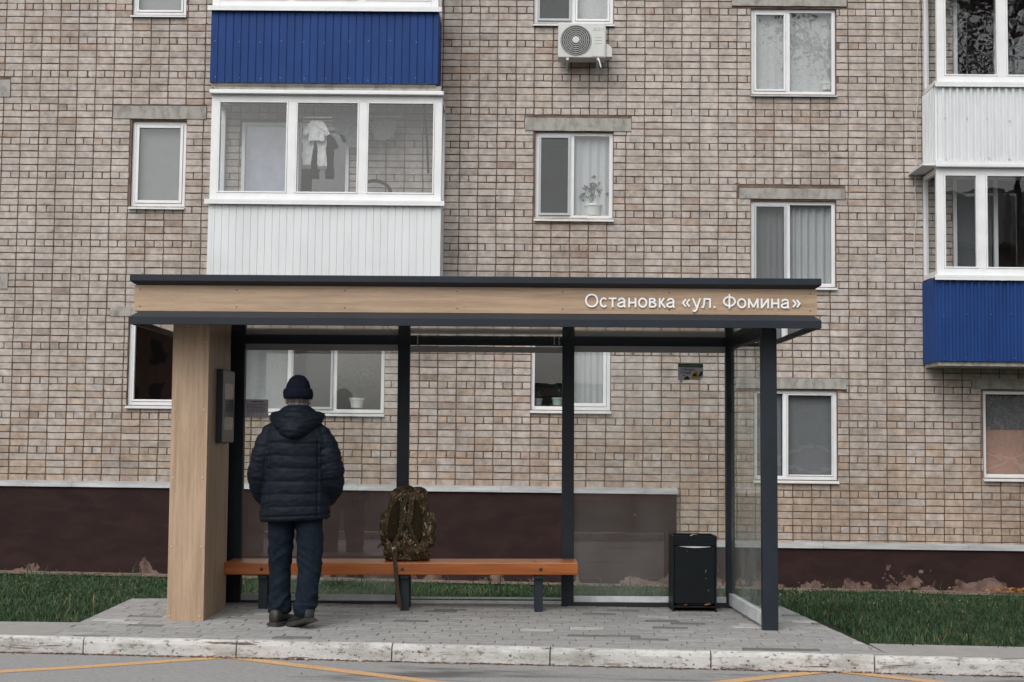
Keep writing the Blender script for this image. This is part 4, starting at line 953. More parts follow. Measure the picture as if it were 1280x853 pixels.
# ------------------------------------------------------------------ air conditioner under the middle top window
vA = -.36
a = bu(697.5, 72, vA); b = bu(757.5, 29, vA); wA, hA = b.x-a.x, b.z-a.z
ac = empty('air_conditioner', loc=(BF.M @ Vector((a.x, vA, a.z)))[:], label='white air conditioner unit with a round fan grille on the brick wall', cat='air conditioner')
ac.rotation_euler = (0, 0, -.016)
acw = mat('casing_white', (.56, .57, .55), .45, var=.08, scale=5, stretch=(1, 1, .4)); acd = mat('grille_dark', (.03, .032, .034), .5)
cs = MB().box(0, wA, 0, .27, 0, hA).build('casing', acw, ac, bevel=.014, segs=3)
cx, cz, rF = wA*.372, hA*.50, hA*.435
def ringpts(r_, y, n=48): return [(cx+r_*math.cos(6.2832*q/n), y, cz+r_*math.sin(6.2832*q/n)) for q in range(n)]
MB().rings([ringpts(rF, -.0015), ringpts(rF, -.004)]).build('fan_recess', acd, ac)
for k in range(6):
    r_ = rF*(1-.02-k*.125); m = MB(); m.rings([ringpts(r_, -.004), ringpts(r_, -.017), ringpts(r_-.010, -.017), ringpts(r_-.010, -.004)], cap=False); m.build('grille_ring', mat('grille_grey', (.33, .34, .345), .45) if k == 0 else bpy.data.materials['grille_grey'], ac, smooth=False)
m = MB()
for q in range(12):
    an = q*math.pi/6; c_, s_ = math.cos(an), math.sin(an); r0, r1 = rF*.2, rF*.97
    m.add([(cx+c_*r0-s_*.002, -.012, cz+s_*r0+c_*.002), (cx+c_*r1-s_*.002, -.012, cz+s_*r1+c_*.002), (cx+c_*r1+s_*.002, -.012, cz+s_*r1-c_*.002), (cx+c_*r0+s_*.002, -.012, cz+s_*r0-c_*.002)], [(0, 1, 2, 3)])
m.build('grille_spoke', bpy.data.materials['grille_grey'], ac)
MB().rings([ringpts(rF*.235, -.004), ringpts(rF*.235, -.019), ringpts(rF*.19, -.024)]).build('fan_hub', acw, ac)
pn = MB().box(wA*.70, wA*.965, -.006, .001, hA*.03, hA*.90).build('service_panel', acw, ac, bevel=.003)
m = MB(); 
for k in range(3): m.box(wA*.76, wA*.93, -.0085, -.0062, hA*(.40+k*.085), hA*(.40+k*.085)+.004)
m.build('panel_groove', mat('groove', (.33, .34, .33), .6), pn)
m = MB(); write(m, 'MDV', wA*.725, hA*.765, wA*.215, -.0065, .001, bold=.8, slant=.25, capk=.9); m.build('lettering', mat('logo_blue', (.20, .23, .36), .5), pn)
m = MB(); m.prism([(wA, hA*.05), (wA+.09, hA*.05), (wA+.09, hA*.30), (wA+.03, hA*.42), (wA, hA*.42)], lambda p_, q_, h: (p_, h, q_), .04, .20); m.build('valve_cover', acw, ac, bevel=.004)
for fx in (wA*.2, wA*.84):
    m = MB(); m.box(fx-.018, fx+.018, 0.0, .38, -.035, -.003); m.prism([(.335, -.10), (.36, -.10), (.06, -.035), (.035, -.035)], lambda p_, q_, h: (h, p_, q_), fx-.012, fx+.012); m.box(fx-.02, fx+.02, .345, .37, -.13, -.036); m.build('bracket', M['concrete'] if False else acw, ac)
MB().tube([(wA*.84, -.005, -.01), (wA*.87, -.012, -.06), (wA*.90, -.015, -.14)], .010).build('drain_pipe', M['pvc'], ac)

# ------------------------------------------------------------------ cable hanging beside the right balconies
pts = []
for k in range(26):
    y = -60+k*(340-(-60))/25; q = bu(1148.5-(3.5*(y/214) if y > 0 else 0)+1.2*math.sin(k*1.3), y, -.03); pts.append((q.x, q.y+.0, q.z))
o = MB().tube(pts, .0065, 6).build('cable', mat('cable_white', (.52, .50, .46), .6)); o.matrix_world = BF.M; tag(o, 'thin white cable hanging down the brick wall beside the right balconies', 'cable')

# ================================================================== the waiting man, seen from behind
gp_ = ground_pt(371.5, 782, 0)
PX, PY = gp_.x-.034, gp_.y
skin = mat('skin', (.46, .27, .20), .55, var=.1, scale=20)
jk = mat('jacket_nylon', (.0042, .0070, .0130), .62, var=.2, scale=14, bump=.12, bscale=160, spec=.16)
tr_ = mat('trouser_cloth', (.0070, .0118, .0200), .85, var=.25, scale=18, bump=.15, bscale=320, spec=.12)
wool = mat('hat_knit', (.006, .0085, .016), .95, var=.25, scale=60, bump=.3, bscale=180, spec=.1)
hairm = mat('grey_hair', (.11, .10, .095), .7, var=.5, scale=60, stretch=(1, 1, .15), bump=.4, bscale=120)
shoe = mat('black_leather', (.016, .015, .0145), .5, var=.25, scale=14, bump=.15, bscale=90)
shoe_sole = mat('shoe_sole', (.028, .026, .025), .8, var=.25, scale=20)

HZ = 1.60                                                # middle of the head
bodymb = MB()
bodymb.rings([ell(0, .02, z, rx, ry, 24) for z, rx, ry in ((.80, .14, .10), (.95, .165, .11), (1.1, .16, .11), (1.25, .185, .115), (1.36, .17, .10), (1.41, .09, .08), (1.44, .066, .068), (1.50, .062, .066), (1.56, .058, .066))])
hd = []
for z, rx, ry, cy in ((-.125, .03, .04, .05), (-.115, .045, .06, .045), (-.09, .058, .078, .032), (-.05, .070, .092, .02), (0, .076, .098, .012), (.05, .078, .099, .008), (.085, .068, .085, .006), (.108, .045, .056, .004), (.118, .015, .02, .004)): hd.append(ell(0, .03+cy, HZ+z, rx, ry, 28))
bodymb.rings(hd)
bodymb.rings([[(sx_*(1-k), .118+.022*k, HZ+z) for sx_, z in ((.016, -.03), (-.016, -.03), (-.006, .035), (.006, .035))] for k in (0, .6)])   # nose
for s in (-1, 1):
    bodymb.rings([[(s*(.076+.014*k), .038+.026*math.cos(q*.6283)*(1-.2*k)-.008*k, HZ-.036+.036*math.sin(q*.6283)*(1-.15*k)) for q in range(10)] for k in (-.5, .4, 1)])   # ear
    bodymb.tube([(s*.15, .02, 1.36), (s*.215, -.01, 1.22), (s*.245, .0, 1.06), (s*.22, .10, .95), (s*.19, .165, .90)], [.05, .045, .04, .034, .027], 12)
    bodymb.tube([(s*.19, .165, .90), (s*.175, .20, .87), (s*.165, .215, .83)], [.027, .036, .03], 12, .6)
    for k, (dx, l) in enumerate(((-.03, .055), (-.01, .068), (.011, .064), (.031, .048))): bodymb.tube([(s*.166+dx, .215, .84), (s*.163+dx*1.15, .222, .80), (s*.16+dx*1.1, .212, .80-l*.6)], [.0095, .009, .0075], 8)
    bodymb.tube([(s*.17-s*.03, .20, .865), (s*.12, .205, .84), (s*.105, .2, .80)], [.012, .011, .008], 8)
LEGS = {-1: [(-.085, .01, .86, .10), (-.096, .012, .60, .088), (-.100, .03, .42, .074), (-.096, .02, .24, .068), (-.090, .0, .125, .066)],
        1: [(.085, .01, .86, .10), (.112, -.02, .60, .092), (.119, -.05, .42, .080), (.115, -.10, .24, .070), (.105, -.135, .135, .067)]}
for s in (-1, 1): bodymb.tube([q[:3] for q in LEGS[s]]+[(LEGS[s][-1][0], LEGS[s][-1][1]+.01, .04)], [q[3]*.62 for q in LEGS[s]]+[.035], 14)
bme = remeshed(bodymb, .006, 3)
person = link('person', bme, skin, smooth=True, loc=(PX, PY, 0))
tag(person, 'man seen from behind in dark quilted hooded jacket and knit cap, hands in pockets', 'person')

# jacket
jm = MB()
jm.rings([ell(cx, cy, z, rx, ry, 40, 2.3) for z, cx, cy, rx, ry in ((.722, 0, .01, .235, .165), (.735, 0, .01, .247, .175), (.80, 0, .01, .243, .175), (.92, 0, .008, .232, .17), (1.05, 0, .005, .222, .162), (1.18, 0, .0, .226, .155), (1.28, 0, .0, .232, .148), (1.35, 0, .005, .212, .132), (1.395, .0, .01, .165, .112), (1.43, 0, .02, .115, .095), (1.465, 0, .025, .090, .09), (1.490, 0, .03, .083, .088), (1.50, 0, .03, .066, .068))])
SLV = {}
for s in (-1, 1):
    k = 1.0 if s < 0 else 1.03
    P_ = [(s*.125, .01, 1.345), (s*.165, .0, 1.32), (s*.205*k, -.012, 1.24), (s*.232*k, -.02, 1.14), (s*.250*k, -.012, 1.05), (s*.247*k, .03, .975), (s*.232*k, .085, .92), (s*.205, .135, .87), (s*.19, .16, .845)]
    r_ = [.068, .078, .084, .086, .087, .083, .078, .068, .055]; SLV[s] = (P_, r_); jm.tube(P_, r_, 20)
jme = remeshed(jm, .0065, 3)
for v_ in jme.vertices:                                  # hem hangs lower on the left, one shoulder dropped
    c_ = v_.co; c_.z += c_.x*(.055*max(0, min(1, (1.2-c_.z)/.4))-.03*max(0, min(1, (c_.z-1.15)/.2)))
def sleeve_param(p):
    best = (9, 0)
    P_, r_ = SLV[-1 if p.x < 0 else 1]; s0 = 0
    for i in range(len(P_)-1):
        a, b = Vector(P_[i]), Vector(P_[i+1]); d = b-a; t = max(0, min(1, (p-a).dot(d)/d.length_squared)); rr = r_[i]+(r_[i+1]-r_[i])*t
        q = (p-(a+d*t)).length/rr
        if q < best[0]: best = (q, s0+d.length*t)
        s0 += d.length
    return best
def puff(u, sp, sharp=.45): return abs(math.sin(math.pi*u/sp))**sharp
def torso_out(p):
    return math.hypot(p.x/.226, p.y/.158)
def jquilt(p, n):
    q, s = sleeve_param(p); onsl = q < 1.12 and (torso_out(p) > 1.0 or p.z < .7 or q < torso_out(p)*1.02)
    p = p.copy(); p.z -= p.x*.055*max(0, min(1, (1.2-p.z)/.4))
    wr = mnoise.noise((p.x*16, p.y*16, p.z*42))*.0042+mnoise.noise((p.x*38, p.y*38, p.z*70))*.0018
    if onsl and p.z < 1.36:
        return (puff(s+.02, .092)-.72)*.0085+wr*1.2+mnoise.noise((p.x*7, p.y*7, p.z*9))*.006
    if p.z > 1.40: return wr*.8+.003*math.sin(p.z*170)
    dz = .006*mnoise.noise((p.x*5, 1, 3))+.10*abs(p.x)**2*.6
    seam = (puff(p.z-.735+dz, .087)-.72)*.0095
    if p.z < .765: seam = -.001 if abs(p.z-.757) > .004 else -.006
    side = max(0, abs(p.x)-.165)
    v = -.007*math.exp(-((abs(p.x)-.168-.02*(1.2-p.z))/.006)**2) if p.y < 0 and p.z < 1.3 else 0
    drag = mnoise.noise((p.x*30+p.z*8, p.y*10, p.z*12))*.004*(1-puff(p.z-.735+dz, .087, 1))
    return seam+wr*.8+v+drag
displace(jme, jquilt)
jacket = link('jacket', jme, jk, person, smooth=True)
# folded hood lying on the shoulders
hm = MB(); rs = []
for z, hw_, yb, th in ((1.285, .02, -.152, .018), (1.295, .06, -.158, .034), (1.315, .10, -.160, .048), (1.345, .135, -.155, .058), (1.38, .168, -.140, .068), (1.41, .190, -.118, .072), (1.432, .200, -.095, .066), (1.452, .186, -.075, .056), (1.475, .140, -.062, .05), (1.495, .112, -.055, .045), (1.512, .088, -.048, .034), (1.522, .06, -.04, .02)):
    ring = []
    for q in range(36):
        a = 6.2832*q/36; c_, s_ = math.cos(a), math.sin(a); x = hw_*math.copysign(abs(c_)**.8, c_)
        ring.append((x, yb+th*s_*.9+.55*x*x/max(.06, hw_)*1.15+(.012 if s_ > 0 else 0), z+.018*(abs(x)/.18)**2*(1 if z > 1.38 else 0)))
    rs.append(ring)
hm.rings(rs)
hme = remeshed(hm, .006, 3)
displace(hme, lambda p, n: -.006*math.exp(-((p.z-1.452-.25*p.x*p.x+.004*mnoise.noise((p.x*20, 0, 0)))/.006)**2)-.005*math.exp(-((p.z-1.486-.3*p.x*p.x)/.006)**2)-.004*math.exp(-((p.z-1.395-1.1*p.x*p.x)/.007)**2)-.0035*math.exp(-((p.x-.002)/.004)**2)*(p.z < 1.40)+mnoise.noise((p.x*18, p.y*14, p.z*50))*.005+mnoise.noise((p.x*45, p.y*30, p.z*90))*.002)
link('hood', hme, jk, person, smooth=True)
dc_ = MB(); dc_.tube([(.235, -.05, .735), (.243, -.055, .71), (.242, -.05, .69)], .004, 6); dc_.build('drawcord', M['rubber'], jacket)

# trousers
tm = MB()
tm.rings([ell(0, .008, z, rx, ry, 32, 2.2) for z, rx, ry in ((.74, .17, .12), (.80, .195, .135), (.88, .20, .135), (.98, .19, .13))])
for s in (-1, 1): tm.tube([q[:3] for q in LEGS[s]], [q[3]*1.0 for q in LEGS[s]], 24)
for s in (-1, 1):
    x, y, z, r_ = LEGS[s][-1]; tm.tube([(x, y, .17), (x, y+.004, .125), (x, y+.008, .10)], [.070, .072, .073], 24)
tme = remeshed(tm, .0065, 4)
def tfold(p, n):
    s = -1 if p.x < 0 else 1
    a = mnoise.noise((p.x*7+s*4, p.y*7, p.z*13+p.x*12*s)); b = mnoise.noise((p.x*17, p.y*17, p.z*34-p.x*26*s))
    k = math.exp(-((p.z-.15)/.10)**2)*1.5+math.exp(-((p.z-.47)/.12)**2)*.8+.5
    crease = -.003*math.exp(-((p.y+.0)/.01)**2)*(abs(p.x) > .15)
    return (1-abs(a)*2)*.0085*k+b*.0028*k+crease
displace(tme, tfold); link('trousers', tme, tr_, person, smooth=True)
# cap with a rolled brim
km = MB(); cy = .035
km.rings([ell(0, cy, z, r_*.093, r_*.110, 64) for z, r_ in ((1.615, .96), (1.64, .95), (1.665, .89), (1.688, .79), (1.708, .66), (1.725, .48), (1.735, .26), (1.738, .05))], cap=True)
km.rings([ell(0, cy, z, .097+o_, .114+o_, 64) for z, o_ in ((1.570, -.012), (1.567, -.004), (1.571, .003), (1.59, .009), (1.615, .009), (1.634, .004), (1.641, -.003), (1.641, -.012))], cap=False)
kme = bpy.data.meshes.new('knit_cap'); kme.from_pydata(km.v, [], km.f)
displace(kme, lambda p, n: .0012*math.sin(math.atan2(p.x, p.y-cy)*60)*(p.z < 1.73)+mnoise.noise((p.x*25, p.y*25, p.z*25))*.0035)
ho = link('knit_cap', kme, wool, person, smooth=True)
hr = MB(); hs_ = []
for z, rx, ry in ((1.48, .060, .074), (1.51, .072, .088), (1.54, .079, .099), (1.585, .083, .103)):
    hs_.append([(rx*math.cos(a), .042+ry*math.sin(a)*1.0, z) for a in (math.pi*(.98+1.04*k/30) for k in range(31))])
for k in range(3):
    for i in range(30): hr.quad(hs_[k][i], hs_[k][i+1], hs_[k+1][i+1], hs_[k+1][i])
hme2 = bpy.data.meshes.new('hair'); hme2.from_pydata(hr.v, [], hr.f); o = link('hair', hme2, hairm, person, smooth=True)
sd = o.modifiers.new('thick', 'SOLIDIFY'); sd.thickness = .008
# shoes: toes turned inwards, the right heel a little lifted
def shoe_at(s, x, y, yaw, lift):
    up = MB(); rs = []
    for t_, hw_, h0, h1 in ((-.095, .026, .018, .085), (-.085, .034, .016, .105), (-.05, .040, .016, .112), (-.01, .040, .016, .10), (.04, .043, .016, .072), (.09, .048, .016, .060), (.14, .043, .016, .052), (.17, .030, .018, .040), (.182, .014, .02, .03)):
        rs.append([(hw_*math.copysign(abs(math.cos(a))**.7, math.cos(a)), t_, h0+(h1-h0)*.5+(h1-h0)*.5*math.sin(a)) for a in (6.2832*q/20 for q in range(20))])
    up.rings(rs); o = up.build('shoe', shoe, person, smooth=True, loc=(x, y, lift*.11)); o.rotation_euler = (-lift*1.1, 0, yaw); o.scale = (1.12, 1.1, 1.1)
    so2 = MB(); out = [(.030, -.098), (.040, -.06), (.041, 0), (.050, .08), (.046, .14), (.028, .18), (0, .192), (-.028, .18), (-.046, .14), (-.050, .08), (-.041, 0), (-.040, -.06), (-.030, -.098)]
    n = len(out)
    so2.rings([[(a*k, b+.0*k, z+(.010*max(0, (b-.12)/.07))) for a, b in out] for k, z in ((.94, .0), (1.03, .004), (1.05, .020), (1.0, .028))])
    q = so2.build('sole', shoe_sole, o); 
    tr2 = MB()
    for i in range(9): tr2.box(-.047, .047, -.09+i*.03, -.075+i*.03, .006, .016)
    tr2.build('tread', shoe_sole, o)
shoe_at(-1, -.078, .005, R(-26), 0); shoe_at(1, .098, -.13, R(38), .22)

# ================================================================== camouflage backpack standing on the bench
def camo():
    m = bpy.data.materials.new('camouflage_cloth'); m.use_nodes = True; t = m.node_tree; N = t.nodes; L = t.links; b = N['Principled BSDF']
    b.inputs['Roughness'].default_value = .85; b.inputs['Specular IOR Level'].default_value = .15
    tc = N.new('ShaderNodeTexCoord'); cur = None
    for rgb, s, lo, seed, st in (((.066, .041, .02), 13, .50, 1, (1, 1, 1)), ((.030, .033, .014), 17, .54, 7, (1, 1, .7)), ((.012, .0095, .007), 20, .56, 13, (1, 1, 1.3)), ((.155, .105, .06), 26, .56, 21, (1, 1, .8)), ((.42, .37, .28), 46, .605, 30, (1, 1, .55))):
        mp = N.new('ShaderNodeMapping'); mp.inputs['Location'].default_value = (seed, seed*2, seed*.5); mp.inputs['Scale'].default_value = st; L.new(tc.outputs['Object'], mp.inputs[0])
        n = N.new('ShaderNodeTexNoise'); n.inputs['Scale'].default_value = s; n.inputs['Detail'].default_value = 4; n.inputs['Roughness'].default_value = .75; n.inputs['Distortion'].default_value = .6; L.new(mp.outputs[0], n.inputs['Vector'])
        mr = N.new('ShaderNodeMapRange'); mr.inputs[1].default_value = lo; mr.inputs[2].default_value = lo+.012; L.new(n.outputs['Fac'], mr.inputs[0])
        mx = N.new('ShaderNodeMixRGB'); L.new(mr.outputs[0], mx.inputs[0]); mx.inputs[2].default_value = (*rgb, 1)
        if cur is None: mx.inputs[1].default_value = (.055, .038, .021, 1)
        else: L.new(cur, mx.inputs[1])
        cur = mx.outputs[0]
    L.new(cur, b.inputs['Base Color']); return m
cm = camo(); olive = mat('olive_mesh', (.026, .020, .011), .95, var=.3, scale=60, bump=.3, bscale=400, spec=.1); webb = mat('webbing', (.040, .027, .014), .9, var=.2, scale=80)
bsx = BEF.M @ Vector((ex(506, 704), BD-11+.19, bzt))
bp_ = empty('backpack', loc=bsx[:], label='camouflage backpack standing on the bench with a strap hanging over the edge', cat='backpack')
kx = 1/162.0
def U(px, py): return ((px-506)*kx, (704.5-py)*kx)
m = MB(); rs = []
for z, hw_, d, cx in ((.0, .155, .085, .0), (.012, .175, .105, 0), (.06, .18, .115, 0), (.14, .165, .118, -.002), (.25, .16, .118, -.002), (.36, .155, .112, 0), (.44, .152, .11, .002), (.50, .142, .10, .006), (.535, .125, .085, .008), (.555, .085, .055, .01)):
    rs.append(ell(cx, .02, z, hw_, d, 36, 3.0))
m.rings(rs); me = remeshed(m, .008, 3); displace(me, lambda p, n: mnoise.noise((p.x*12, p.y*12, p.z*18))*.012+mnoise.noise((p.x*30, p.y*30, p.z*50))*.004); body = link('body', me, cm, bp_, smooth=True)
for s in (-1, 1):
    m = MB(); rs = []
    for z, r_ in ((.10, .03), (.12, .055), (.20, .068), (.30, .066), (.36, .05), (.385, .02)): rs.append(ell(s*.155+.004, .03, z, r_*.95, r_*1.2, 20, 2.4))
    m.rings(rs); me = remeshed(m, .008, 2); displace(me, lambda p, n: mnoise.noise((p.x*22, p.y*22, p.z*24))*.008); link('side_pocket', me, cm, bp_, smooth=True)
    m = MB(); P_ = [(s*.085-.012, -.088, .14), (s*.088-.012, -.104, .19), (s*.084-.008, -.106, .30), (s*.072-.003, -.10, .40), (s*.050, -.085, .46)]
    m.tube(P_, [.034, .043, .044, .040, .026], 16, .35, up=(0, 1, 0)); m.build('back_pad', olive, bp_, smooth=True)
    m = MB(); P_ = [(s*.03+.01, -.07, .53), (s*.034+.008, -.112, .48), (s*.030+.006, -.128, .40), (s*.027+.0, -.130, .30), (s*.045, -.126, .215), (s*.075, -.115, .165), (s*.10, -.10, .13)]
    m.tube(P_, [.020, .025, .026, .025, .022, .018, .014], 14, .30, up=(0, 1, 0)); me = remeshed(m, .006, 2); displace(me, lambda p, n: mnoise.noise((p.x*30, p.y*30, p.z*40))*.006); so3 = link('shoulder_strap', me, cm, bp_, smooth=True)
    m = MB(); m.tube([(s*.030+.004, -.143, .46), (s*.028, -.148, .38), (s*.026, -.149, .29), (s*.046, -.143, .215), (s*.09, -.12, .12)], [.009]*5, 8, .25, up=(0, 1, 0)); m.build('webbing', webb, so3)
    m = MB(); rs = [ell(0, 0, 0, 1, 1, 4)]
    m = MB(); m.tube([(s*.155, -.05, .125), (s*.135, -.115, .120), (s*.095, -.145, .095), (s*.06, -.140, .135), (s*.085, -.13, .165)], [.026, .042, .045, .034, .02], 14, .45, up=(0, 1, 0)); me = remeshed(m, .006, 2); displace(me, lambda p, n: mnoise.noise((p.x*24, p.y*24, p.z*30))*.011); link('hip_belt', me, cm, bp_, smooth=True)
m = MB(); m.tube([(-.025, -.05, .53), (-.02, -.06, .560), (.012, -.065, .572), (.040, -.06, .558), (.045, -.05, .53)], .012, 10, .5); m.build('carry_handle', webb, bp_, smooth=True)
m = MB(); m.rings([ell(.012, .03, z, a, b, 24, 2.4) for z, a, b in ((.46, .14, .10), (.50, .148, .108), (.540, .13, .09), (.562, .09, .06))]); me = remeshed(m, .008, 2); displace(me, lambda p, n: mnoise.noise((p.x*20, p.y*20, p.z*20))*.008); link('top_flap', me, cm, bp_, smooth=True)
# tail of the belt over the bench edge
m = MB(); P_ = [(-.075, -.145, .10), (-.078, -.168, .05), (-.075, -.188, .01), (-.068, -.205, -.04), (-.058, -.208, -.13), (-.048, -.21, -.22), (-.032, -.212, -.32), (-.022, -.213, -.335)]
for (a, b) in zip(P_, P_[1:]):
    w_ = .0155; m.quad((a[0]-w_, a[1], a[2]), (a[0]+w_, a[1], a[2]), (b[0]+w_, b[1], b[2]), (b[0]-w_, b[1], b[2]))
bs = m.build('belt_tail', webb, bp_); sd = bs.modifiers.new('t', 'SOLIDIFY'); sd.thickness = .003
m = MB(); m.tube([(-.19, -.04, .13), (-.205, -.07, .12), (-.212, -.09, .10)], .008, 6, .4); m.build('strap_end', webb, bp_)

# ================================================================== things behind the windows
def plant(px, py, v, s, potc, label, n=14, tall=.3, spread=.14, pot=(.07, .085, .12), colr=((.03, .05, .025),)):
    p = BF.at(px, py, v); r0, r1, h = (q*s for q in pot)
    o = empty('potted_plant', loc=(BF.M @ p)[:], label=label, cat='potted plant', group='pots on the window sills')
    MB().rings([ell(0, 0, 0, r0, r0, 18), ell(0, 0, h*.8, r1, r1, 18), ell(0, 0, h*.8, r1*1.1, r1*1.1, 18), ell(0, 0, h, r1*1.1, r1*1.1, 18)]).build('pot', potc, o)
    if n:
        m = MB()
        for k in range(n):
            a = random.uniform(0, 6.28); sp_ = random.uniform(.2, 1)*spread*s; H_ = tall*s*random.uniform(.4, 1)
            pts = [(0, 0, h), (math.cos(a)*sp_*.5, math.sin(a)*sp_*.3, h+H_*.7), (math.cos(a)*sp_, math.sin(a)*sp_*.5, h+H_*random.uniform(.6, 1))]
            m.tube(pts, .004*s+.001, 5, col=random.choice(colr))
            for pp in pts[1:]:
                for _ in range(4):
                    q = Vector(pp)+Vector((random.gauss(0, .03), random.gauss(0, .02), random.gauss(0, .03)))*s; L_ = random.uniform(.02, .05)*s; d = Vector((random.gauss(0, 1), random.gauss(0, .6), random.gauss(0, .7))).normalized(); e_ = d.cross(Vector((0, 1, .2))).normalized()*L_*.4
                    m.add([q-d*L_, q+e_, q+d*L_, q-e_], [(0, 1, 2, 3)], tuple(c*random.uniform(.6, 1.5) for c in random.choice(colr)))
        m.build('leaves', M['leaf'], o)
    return o
white_pot = mat('white_pot', (.62, .62, .60), .5); green_pot = mat('green_pot', (.30, .40, .34), .5); grey_pot = mat('grey_pot', (.22, .24, .25), .5)
plant(446, 510, .20, 1.15, white_pot, 'tall leafy plant in a white pot behind the wide ground floor window', 20, .42, .24)
plant(697, 507, .20, .9, green_pot, 'thin stemmed plant in a pale green pot behind the glass by the shelter post', 6, .46, .12, colr=((.012, .018, .012),))
plant(672, 507, .20, .8, grey_pot, 'small grey pot at the left of the window by the shelter post', 5, .2, .1)
plant(741, 270, .19, 1.35, white_pot, 'broad leaved plant in a large white pot behind the middle window', 9, .26, .16, colr=((.10, .12, .10),))
plant(1033, 113, .16, .85, white_pot, 'empty white pot on the upper right window sill', 0)
m = plant(378, 511, .22, 1.0, grey_pot, 'bushy dark plant behind the middle pane of the wide ground floor window', 16, .30, .2)
# washing on the white balcony
lm = mat('white_cotton', (.62, .62, .61), .85, var=.1, scale=14, bump=.3, bscale=20); lg = mat('grey_cotton', (.16, .165, .17), .9, var=.2, scale=14)
def hang(name, label, cat, outline, px, py, v, m_, parts=()):
    p = BF.at(px, py, v); o = None
    m = MB(); n = 0
    f = lambda a, b, h: (a, h+.012*math.sin(a*30+b*9), b)
    m.prism(outline, f, -.014, .014); me = remeshed(m, .008, 2)
    displace(me, lambda q, n: mnoise.noise((q.x*26+px, 0, q.z*7))*.016+mnoise.noise((q.x*40, 3, q.z*22))*.006)
    o = link(name, me, m_, smooth=True, loc=(BF.M @ p)[:]); tag(o, label, cat, 'washing on the balcony'); return o
o = hang('hung_jumper', 'white jumper hung to dry behind the middle glass of the white balcony', 'jumper', [(-.10, 0), (-.06, .02), (.06, .02), (.10, 0), (.19, -.17), (.13, -.20), (.10, -.12), (.11, -.27), (.0, -.26), (-.12, -.27), (-.10, -.12), (-.14, -.20), (-.20, -.17)], 396, 153, -.45, lm)
o = hang('hung_trousers', 'pale trousers hung below the white jumper on the balcony', 'trousers', [(-.17, 0), (.16, 0), (.17, -.56), (.05, -.57), (.03, -.25), (-.01, -.2), (-.05, -.55), (-.17, -.55)], 394, 158, -.38, lm)
m = MB(); m.box(.045, .172, -.016, .016, -.60, -.56); m.box(-.172, -.045, -.016, .016, -.60, -.545); m.build('dark_hem', lg, o)
o = hang('hung_cloth', 'dark cloth hanging beside the white jumper on the balcony', 'cloth', [(-.16, .12), (.36, .16), (.36, -.35), (.22, -.38), (.14, -.36), (.08, -.20), (-.02, -.18), (-.10, -.02)], 424, 152, -.28, lg)
o = hang('hung_shirt', 'crumpled white shirt hung behind the right glass of the white balcony', 'shirt', [(-.16, .02), (.16, .03), (.17, -.1), (.12, -.22), (.0, -.28), (-.14, -.25), (-.19, -.08)], 481, 152, -.2, cloth_sheet('thin_shirt', (.45, .45, .45), .25))
rk = empty('drying_rack', BF, label='thin white drying rails hung under the ceiling of the white balcony', cat='drying rack')
for (xa, xb, y_, v_) in ((379, 415, 147, -.45), (379, 415, 151.5, -.38), (458, 503, 146, -.2)):
    a = BF.at(xa, y_, v_); b = BF.at(xb, y_, v_); MB().tube([a, b], .008, 6).build('rail', M['pvc'], rk)
p = BF.at(468, 236, -.4); m = MB(); m.tube([(.22*math.cos(q), 0, .17*math.sin(q)-.06) for q in (math.pi*k/16 for k in range(17))], .025, 10)
o = m.build('pram_handle', M['rubber'], loc=(BF.M @ p)[:]); tag(o, 'curved black handle showing above the sill inside the white balcony', 'handle')
p = BF.at(533, 190, -.15); m = MB(); m.tube([(-.03, 0, .75), (-.02, .01, .45), (.01, 0, .1), (.03, .01, -.3)], .016, 8); o = m.build('dark_hose', M['rubber'], loc=(BF.M @ p)[:]); tag(o, 'dark hose hanging at the right end inside the white balcony', 'hose')

# ================================================================== across the road, seen mirrored in the glass
def tree_mesh(seed, H_, cw, low=.22):
    rd = random.Random(seed); t = MB(); tips = []
    t.tube([(0, 0, -.3), (.05, 0, H_*.25), (-.05, .1, H_*.55), (0, 0, H_*.9)], [.30, .22, .14, .04], 9)
    for k in range(26):
        z0 = H_*rd.uniform(low, .85); a = rd.uniform(0, 6.28); l = cw*rd.uniform(.5, 1)*(1-.55*abs(z0/H_-.5)); e_ = (math.cos(a)*l, math.sin(a)*l, z0+l*rd.uniform(.2, .7))
        mid = (e_[0]*.5, e_[1]*.5, z0+(e_[2]-z0)*.35); t.tube([(0, 0, z0), mid, e_], [.09, .06, .02], 6); tips += [mid, e_, ((e_[0]+mid[0])/2, (e_[1]+mid[1])/2, (e_[2]+mid[2])/2)]
    n = len(tips)*90; c = np.array(tips)[np.repeat(np.arange(len(tips)), 90)]; r_ = np.random.default_rng(seed)
    p = c+r_.normal(0, .55, (n, 3))*np.array([1, 1, .8]); d = r_.normal(0, 1, (n, 3)); d /= np.linalg.norm(d, axis=1)[:, None]; u = np.cross(d, r_.normal(0, 1, (n, 3))); u /= np.linalg.norm(u, axis=1)[:, None]
    s = r_.uniform(.07, .15, n)[:, None]; V = np.stack([p-d*s, p+u*s*.5, p+d*s, p-u*s*.5], 1)
    l = MB(); l.v = [tuple(q) for q in V.reshape(-1, 3)]; l.f = [(4*i, 4*i+1, 4*i+2, 4*i+3) for i in range(n)]
    k = r_.uniform(.5, 1.4, n); l.c = [(.045*q, .06*q, .022*q) for q in k]
    return t, l
tk, lf = tree_mesh(3, 26, 4.6, .50)
tree = empty('tree', loc=(13.5, -24, 0), label='tall leafy tree mirrored dark in the upper right balcony glass', cat='tree', group='trees across the road')
tk.build('trunk', M['bark'], tree, smooth=True); lf.build('crown', M['leaf'], tree)
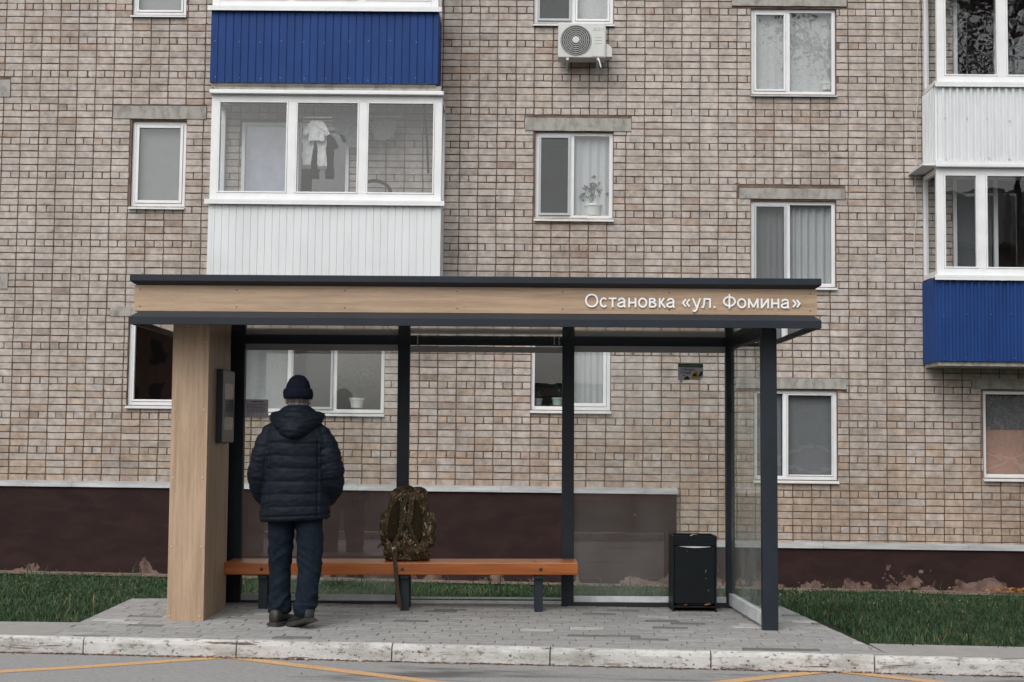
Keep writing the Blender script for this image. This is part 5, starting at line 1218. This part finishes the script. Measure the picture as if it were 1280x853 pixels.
for x, y, s, lb in ((21, -25, 1.05, 'second tall tree mirrored at the right edge of the upper right balcony glass'), (8.5, -30, .42, 'lower tree mirrored in the right ground floor window')):
    c = copy_tree(tree); c.location = (x, y, 0); c.scale = (s, s, s); c.rotation_euler = (0, 0, x); c['label'] = lb
tk, lf = tree_mesh(11, 8, 3.4, .12)
bush = empty('bushy_tree', loc=(-27, -31, 0), label='large bushy tree mirrored at the far left of the street', cat='tree', group='bushy trees across the road')
tk.build('trunk', M['bark'], bush, smooth=True); lf.build('crown', M['leaf'], bush)
for x, y, q, lb in ((14.6, -29, .75, 'bushy tree mirrored in the ground floor window right of the shelter'), (20, -27, .6, 'small bushy tree mirrored in the ground floor window at the right edge')):
    c = copy_tree(bush); c.location = (x, y, 0); c.scale = (q, q, q); c.rotation_euler = (0, 0, x); c['label'] = lb
hb = mat('far_brick', (.30, .19, .14), .9, var=.15, scale=4); hr_ = mat('far_roof', (.11, .10, .10), .8)
ho_ = empty('brick_house', loc=(15, -40, 0), label='pinkish brick house with a pitched roof mirrored in the lower right balcony glass', cat='house')
m = MB(); m.box(-8, 14, -5, 5, -.3, 11.5); m.prism([(-5, 11.5), (5, 11.5), (0, 14.6)], lambda a, b, h: (h, a, b), 13.6, 14.0); m.build('wall', hb, ho_)
m = MB(); m.prism([(-5.6, 11.3), (0, 14.9), (5.6, 11.3), (5.6, 11.6), (0, 15.2), (-5.6, 11.6)], lambda a, b, h: (h, a, b), -8.5, 14.5); m.build('roof', hr_, ho_)
for i in range(8):
    for zz in (1.2, 4.6, 8.0): MB().box(-7+i*2.6, -5.6+i*2.6, 4.99, 5.03, zz, zz+1.6).build('window', mat('far_window', (.03, .035, .04), .15) if 'far_window' not in bpy.data.materials else bpy.data.materials['far_window'], ho_)
c = copy_tree(ho_); c.location = (-20, -34, 0); c.scale = (.5, .7, .62); c['label'] = 'added lower brick house darkening the reflection in the ground floor window left of the shelter'; ho_['group'] = c['group'] = 'houses across the road'  # unseen house copy, added to give the left window a darker reflection
fc_ = empty('fence', loc=(0, -14.5, 0), label='low reddish board fence mirrored faintly in the right shelter glass', cat='fence')
fm_ = mat('red_board', (.40, .10, .07), .8, var=.25, scale=3); m = MB()
for i in range(200): m.box(-25+i*.25, -25+i*.25+.235, -.015, .015, -.2, 1.25)
m.build('boards', fm_, fc_)
m = MB()
for i in range(18): m.box(-25+i*2.94, -24.9+i*2.94, -.09, -.016, -.2, 1.35)
o = m.build('post', hr_, fc_); o['kind'] = 'stuff'
MB().box(-25, 25, -.06, -.017, .9, 1.0).build('top_rail', hr_, fc_)
m = MB()
for i in range(17):
    for a_, b_ in ((.15, 1.2), (1.2, .15)): m.prism([(-24.9+i*2.94, a_), (-24.9+i*2.94, a_+.1), (-22.06+i*2.94, b_+.1), (-22.06+i*2.94, b_)], lambda p, q, h: (p, h, q), .017+.02*(a_ > 1), .035+.02*(a_ > 1))
o = m.build('brace', M['pvc'], fc_); o['kind'] = 'stuff'
